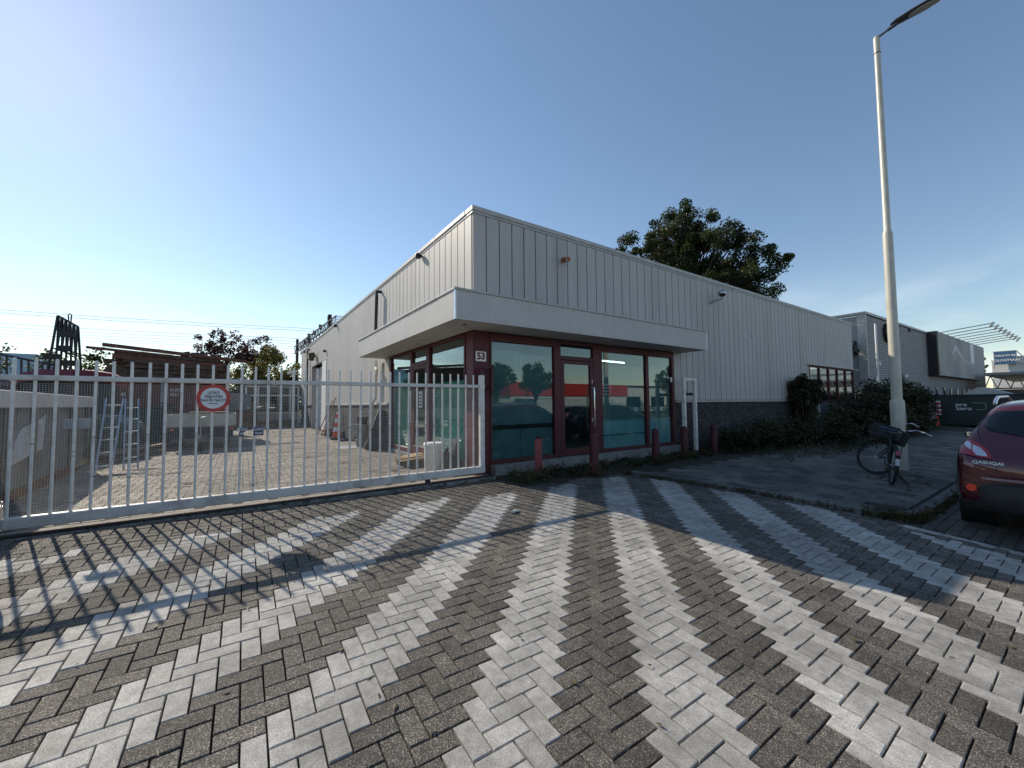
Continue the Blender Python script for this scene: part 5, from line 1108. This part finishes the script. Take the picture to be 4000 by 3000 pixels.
tag(MB().box(-30,4.0,37.5,37.6,-.1,1.9).build('yard_fence', 'wood_dark', None), 'dark fence closing the back of the yard', 'fence')

# ------------------------------------------------------------------ neighbour to the right
az_ = R(-1.4); NB = thing('corrugated_building', 'grey corrugated metal building beyond the white one', 'building', (31.5, 7.9, -.15), az_)
sh = [( .74, 0)]
wv = MB(); zz = 0.0; prof = []
while zz < 7.0: prof += [(-.0, zz), (-.035, zz+.03), (-.035, zz+.085), (0, zz+.115)]; zz += .15
vs = []
for x in (.78, 38.6):
    for y, z in prof: vs.append((x, y, z))
n_ = len(prof); wv.add(vs, [(k, k+1, n_+k+1, n_+k) for k in range(n_-1)]).build('front_cladding', 'corrugated', NB)
box('wall', 'cladding_core', NB, .8, 38.55, .02, .4, 0, 7.0)
for k in range(9): box('side_panel', 'corrugated', NB, .72, .80, .4+1.05*k, 1.43+1.05*k, 0, 7.0)
box('corner_post', 'coping', NB, .64, .80, -.05, .38, 0, 7.06); box('corner_post', 'alu', NB, 38.55, 38.66, -.05, .4, 0, 7.06)
box('parapet', 'coping', NB, .6, 38.7, -.08, .45, 7.07, 7.22); box('parapet', 'coping', NB, .6, 1.0, .452, 10, 7.07, 7.22); box('rear_wall', 'cladding_core', NB, 38.3, 38.55, .42, 20, 0, 7.0)
for k in range(8): x = 14.15+2.49*k; f_ = box('window', 'black', NB, x, x+.55, -.06, -.04, 1.95, 2.75); box('pane', 'glass_dark', f_, x+.04, x+.51, -.07, -.062, 1.99, 2.71)
dsc = MB().cyl((4.5,-.05,6.2),(4.5,-.22,6.2),.64,n=36).build('round_emblem', 'black', NB); MB().cyl((4.5,-.222,6.2),(4.5,-.232,6.2),.54,n=36).build('emblem_ring', 'print_pale', dsc); MB().cyl((4.5,-.234,6.2),(4.5,-.244,6.2),.45,n=36).build('emblem_disc', 'navy', dsc)
box('vent', 'dark_steel', NB, 9.7, 10.1, -.12, -.04, 6.8, 7.0); box('wall_lamp', 'steel', NB, 2.3, 2.5, -.18, -.04, 3.9, 4.15); box('wall_lamp', 'steel', NB, 7.5, 8.3, -.2, -.04, 3.3, 3.5); box('dark_door', 'black', NB, 9.5, 12.3, -.06, -.045, 0, 3.05)
bb = thing('billboard', 'wide faded advertising panel mounted on the corrugated building', 'billboard', (31.5, 7.9, -.15), az_)
box('panel', 'ad_panel', bb, 15.1, 34.1, -.62, -.56, 3.65, 7.2); box('side_frame', 'black', bb, 14.7, 15.09, -.60, -.05, 3.6, 7.22); box('backing', 'black', bb, 15.1, 34.0, -.55, -.06, 3.7, 7.1); box('side_frame', 'steel', bb, 15.02, 15.099, -.65, -.605, 3.6, 7.24)
box('faded_print', 'print_pale', bb, 27.2, 28.7, -.629, -.6225, 5.2, 7.15); MB().prism([(19.5,-.629,5.6),(21.0,-.629,6.6),(21.4,-.629,6.45),(24.5,-.629,5.3),(24.0,-.629,5.2),(21.2,-.629,6.0)],(0,.006,0)).build('faded_print', 'skip_patch', bb); MB().prism([(24.8,-.629,5.35),(28.5,-.629,5.0),(28.4,-.629,4.85),(24.8,-.629,5.2)],(0,.006,0)).build('faded_print', 'skip_patch', bb)
for k in range(8):
    x = 16.9+2.02*k; am = MB().cyl((x,-.5,7.3),(x,-3.4,7.62),.035,n=6).build('lamp_arm', 'steel', bb); MB().bar((x,-3.35,7.66),(x,-3.1,7.28),.28,.10).build('floodlight', 'grey_metal', am)
fpz = thing('flag_pole', 'slim white pole between the white building and the corrugated one', 'pole', (30.0, 6.9, -.2)); MB().lathe([(.06,0),(.05,6.1)], 10).build('pole', 'white', fpz, smooth=True)
shrub('ivy', 'dark ivy climbing the gap between the two buildings', [(30.2,9.0,2.0,.9,.9,2.2),(31.2,8.6,4.6,.5,.4,1.2)], 70, 90, .16, 'leaf_dark', 'ivy', rmin=.3, rmax=.55)
pz = thing('waste_container', 'dark waste container lettered pre zero beyond the hedge', 'container', (36.5, 3.9, -.25))
box('body', 'bin_dark', pz, 0, 6, -2.6, 1.85, .2, 2.0, bevel=.02); box('rim', 'bin_dark', pz, -.06, 6.06, -2.66, 1.91, 2.001, 2.08); 
for y in (-2.2, -1.2, 1.6): box('rib', 'bin_dark', pz, -.07, -.001, y-.05, y+.05, .2, 1.99)
ZM = lambda y, z: Matrix.Translation((-.02, y, z)) @ Matrix.Rotation(R(-90), 4, 'Z') @ Matrix.Rotation(R(90), 4, 'X')
text('lettering', 'pre', 'print_pale', .30, ZM(.72, 1.46), pz, .004, 1.15, .006); text('lettering', 'zero', 'print_pale', .30, ZM(.62, 1.22), pz, .004, 1.15, .006)
MB().tube([(-.02,.28,1.56),(-.02,-.18,1.56),(-.02,-.26,1.48),(-.02,-.26,1.24),(-.02,-.18,1.16),(-.02,.12,1.16)], .018, 5).build('logo_outline', 'green_logo', pz)
for y in (-2.3, -.5, 1.4): MB().cyl((.4,y-.06,.1),(.4,y+.06,.1),.1,n=12).build('castor', 'rubber', pz)
bc2 = thing('traffic_cone', 'red traffic cone with a striped board beside the waste container', 'cone', (35.6, 5.55, -.2)); MB().lathe([(.24,0),(.24,.05),(.15,.06),(.05,.72)], 12).build('body', 'cone_red', bc2, smooth=True)
bd_ = thing('striped_board', 'red and white striped warning board above the far traffic cone', 'sign', (35.85, 5.55, -.2)); box('board', 'white', bd_, 0, .04, -.16, .16, .8, 1.65); 
for k in range(3): MB().prism([(-.004,.16,.85+.28*k),(-.004,.16,1.0+.28*k),(-.004,-.16,.9+.28*k+.12),(-.004,-.16,.75+.28*k+.12)],(.003,0,0)).build('stripe', 'red', bd_)
MB().cyl((.02,0,0),(.02,0,.8),.03).build('post', 'dark_steel', bd_)
WB = thing('white_showroom', 'white showroom building with a blue roof sign at the far right', 'building', (92, 3.0, -.3))
box('wall', 'white_wall', WB, 0, 30, -22, 5.35, 0, 7.6); box('fascia', 'white_wall', WB, -.2, 0, -22.2, 3.3, 6.9, 8.0)
for k in range(3): box('wall_joint', 'grey_metal', WB, -.03, -.001, 2.2-4*k, 2.4-4*k, 0, 7.0)
LS = thing('roof_sign', 'blue roof sign reading welkom bij louwman on the white showroom', 'sign', (91.4, 3.0, 0))
box('board', 'blue_sign', LS, 0, .2, 3.05, 5.02, 6.6, 8.45)
for s_, z, h in (('WELKOM BIJ', 7.85, .34), ('LOUWMAN', 7.15, .50)): text('lettering', s_, 'print_pale', h, Matrix.Translation((-.03, 4.03, z)) @ Matrix.Rotation(R(-90), 4, 'Z') @ Matrix.Rotation(R(90), 4, 'X'), LS, .01, 1.0, .012)
MB().bar((.1,2.9,8.5),(.1,5.15,8.5),.08,.08).bar((.1,5.05,6.0),(.1,5.05,8.5),.08,.08).bar((.1,3.0,6.0),(.1,3.0,8.5),.08,.08).bar((.3,2.95,8.4),(1.6,2.0,6.8),.1,.1).build('sign_frame', 'steel', LS)
CN = thing('canopy_roof', 'long low trussed canopy roof in front of the white showroom', 'canopy', (60, 0, -.3))
box('roof_sheet', 'grey_metal', CN, 0, 26, -12, 6.0, 4.15, 4.4); tg = MB()
for yk in range(22):
    ya = 6.0-.8*yk; tg.bar((.05,ya,2.85),(.05,ya-.4,4.1),.07,.07).bar((.05,ya-.4,4.1),(.05,ya-.8,2.85),.07,.07)
tg.bar((.05,6.0,2.85),(.05,-11.6,2.85),.12,.12).build('truss', 'wood_grey', CN); box('edge_beam', 'wood_grey', CN, .4, .7, -12, 5.9, 2.3, 2.75)
for yk in range(4): box('column', 'wood_grey', CN, .4, .7, 5.2-5*yk, 5.5-5*yk, 0, 2.29)
tag(MB().prism([(52,3.6,1.9),(52,6.6,1.9),(52,5.6,2.55),(52,5.2,2.55)],(3,0,0)).box(52,55,3.7,6.5,-.3,1.89).build('party_tent', 'white_wall', None), 'small white tent roof in front of the corrugated building end', 'tent')
tree('far_tree', 'olive green tree between the corrugated building and the roof sign', (84, 10.3, -.3), 9, blob_clumps([(84,9.7,6.2,2.0,1.2,2.6)], 30, .45, .8), 80, .4, 'leaf_olive', .25)

# ------------------------------------------------------------------ across the street (mirrored in the shop windows)
RB = thing('red_shop', 'red and white shop building across the street mirrored in the glass', 'building', (50, -38, -.4))
box('wall', 'white_wall', RB, -14, 14, -12, 0, 0, 3.2); box('red_band', 'shop_red', RB, -14.2, 14.2, -12.2, .2, 3.21, 5.4); box('dark_entrance', 'black', RB, -9, -4, .005, .06, 0, 2.8); box('shop_window', 'glass_dark', RB, -2, 10, .005, .05, .5, 2.6)
for k in range(2): tree('round_tree', ('left', 'right')[k]+' one of two round trees across the street mirrored in the glass', (22.6+5.2*k, -21, -.5), 6.2, blob_clumps([(22.6+5.2*k,-21,4.2,2.0,2.0,1.7)], 40, .5, .8), 90, .3, 'leaf_green', .15, group='round trees across the street')
WF = thing('panel_fence', 'white panelled fence across the street mirrored in the glass', 'fence', (20, -25, -.5))
for k in range(14): MB().box(-16+3*k,-13.1+3*k,-.03,.03,.1,2.6).build('panel', 'fence_white', WF); MB().box(-13.1+3*k,-13.0+3*k+.1,-.08,.08,0,2.75).build('post', 'white', WF)
gr_ = thing('grey_block', 'long grey industrial block across the street', 'building', (-30, -45, -.5)); box('wall', 'corrugated', gr_, -40, 45, -15, 0, 0, 7)
for k in range(10): box('window', 'glass_dark', gr_, -36+8*k, -31+8*k, .005, .04, 2.5, 4.2)
tree('street_tree', 'tall tree across the street at the right of the mirrored view', (75, -30, -.5), 10, blob_clumps([(75,-30,6.5,4,4,3.4)], 60, .6, 1.1), 90, .4, 'leaf_green', .3)

g2_ = thing('brick_block', 'long low pale block across the street further right', 'building', (105, -44, -.5)); box('wall', 'white_wall', g2_, -36, 60, -15, 0, 0, 5.5); box('roof_edge', 'dark_steel', g2_, -36.2, 60.2, -15.2, .2, 5.51, 5.9)
for k in range(9): box('window', 'glass_dark', g2_, -34+9*k, -29+9*k, .005, .04, 1.0, 3.4)
for k in range(3): tree('street_tree', ('nearest', 'middle', 'farthest')[k]+' tree in front of the low pale block across the street', (72+13*k, -33-2*k, -.5), 9, blob_clumps([(72+13*k,-33-2*k,5.8,3.4,3.4,3.0)], 40, .6, 1.1), 80, .4, 'leaf_green', .25, group='trees in front of the pale block')

dk = thing('steel_bin', 'dark green steel bin half hidden between the ladders and the trailer', 'bin', (-2.9, 20.6, 0)); box('body', 'tarp_green', dk, -.9, .7, -.7, .9, .1, 1.45, bevel=.03); box('rim', 'dark_steel', dk, -.95, .75, -.75, .95, 1.451, 1.53)
for x in (-.7, .4): box('skid', 'dark_steel', dk, x, x+.15, -.7, .9, 0, .099)
for k in range(4): box('rib', 'tarp_green', dk, -.8+.42*k, -.72+.42*k, -.74, -.701, .2, 1.44)

# small litter on the forecourt
lt_ = thing('litter_scrap', 'small pale yellow-green scrap lying on the paving below the gate end', 'litter', (3.42, 4.95, gz(3.42, 4.95)+.002), R(25))
MB().prism([(-.07,-.03,0),(.05,-.035,0),(.075,.0,0),(.04,.035,0),(-.06,.03,0)], (0,0,.03)).build('wrapper', 'lens', lt_, bevel=.008); MB().prism([(.03,-.05,0),(.10,-.03,0),(.09,.02,0)], (0,0,.012)).build('flap', 'sheet_teal', lt_)
VS, TN = [], []
for _ in range(220):
    x, y = (random.uniform(-2, 7.5), random.uniform(.4, 6.8)) if random.random() < .6 else (random.uniform(4.3, 8), random.uniform(4.8, 6.2))
    z = gz(x, y)+.004; a = random.random()*6.28; l_ = random.uniform(.012, .035); w = l_*random.uniform(.15, .5); c, d = math.cos(a), math.sin(a)
    VS += [(x-c*l_, y-d*l_, z), (x+d*w, y-c*w, z+random.uniform(0,.012)), (x+c*l_, y+d*l_, z+random.uniform(0,.01)), (x-d*w, y+c*w, z)]; TN += [random.uniform(.3, 1)]*4
tag(npmesh('leaf_litter', np.array(VS), np.arange(len(VS)).reshape(-1, 4), ['leaf_grass'], None, np.array(TN)), 'scattered dry leaf bits and straw on the paving', 'leaf litter', kind='stuff')

# cars parked across the street, seen only as reflections in the shop glass
car('silver car parked across the street, nearest the fence trees in the mirrored view', (10.5, -9.6, -.5), 0, 'carpaint_grey', 1.0)
car('grey car parked across the street in front of the mirrored red shop', (17.5, -10.2, -.5), R(180), 'carpaint_grey', 1.0, rails=False)
car('black car parked across the street at the right of the mirrored red shop', (21.5, -9.8, -.5), 0, 'carpaint_black', 1.0)
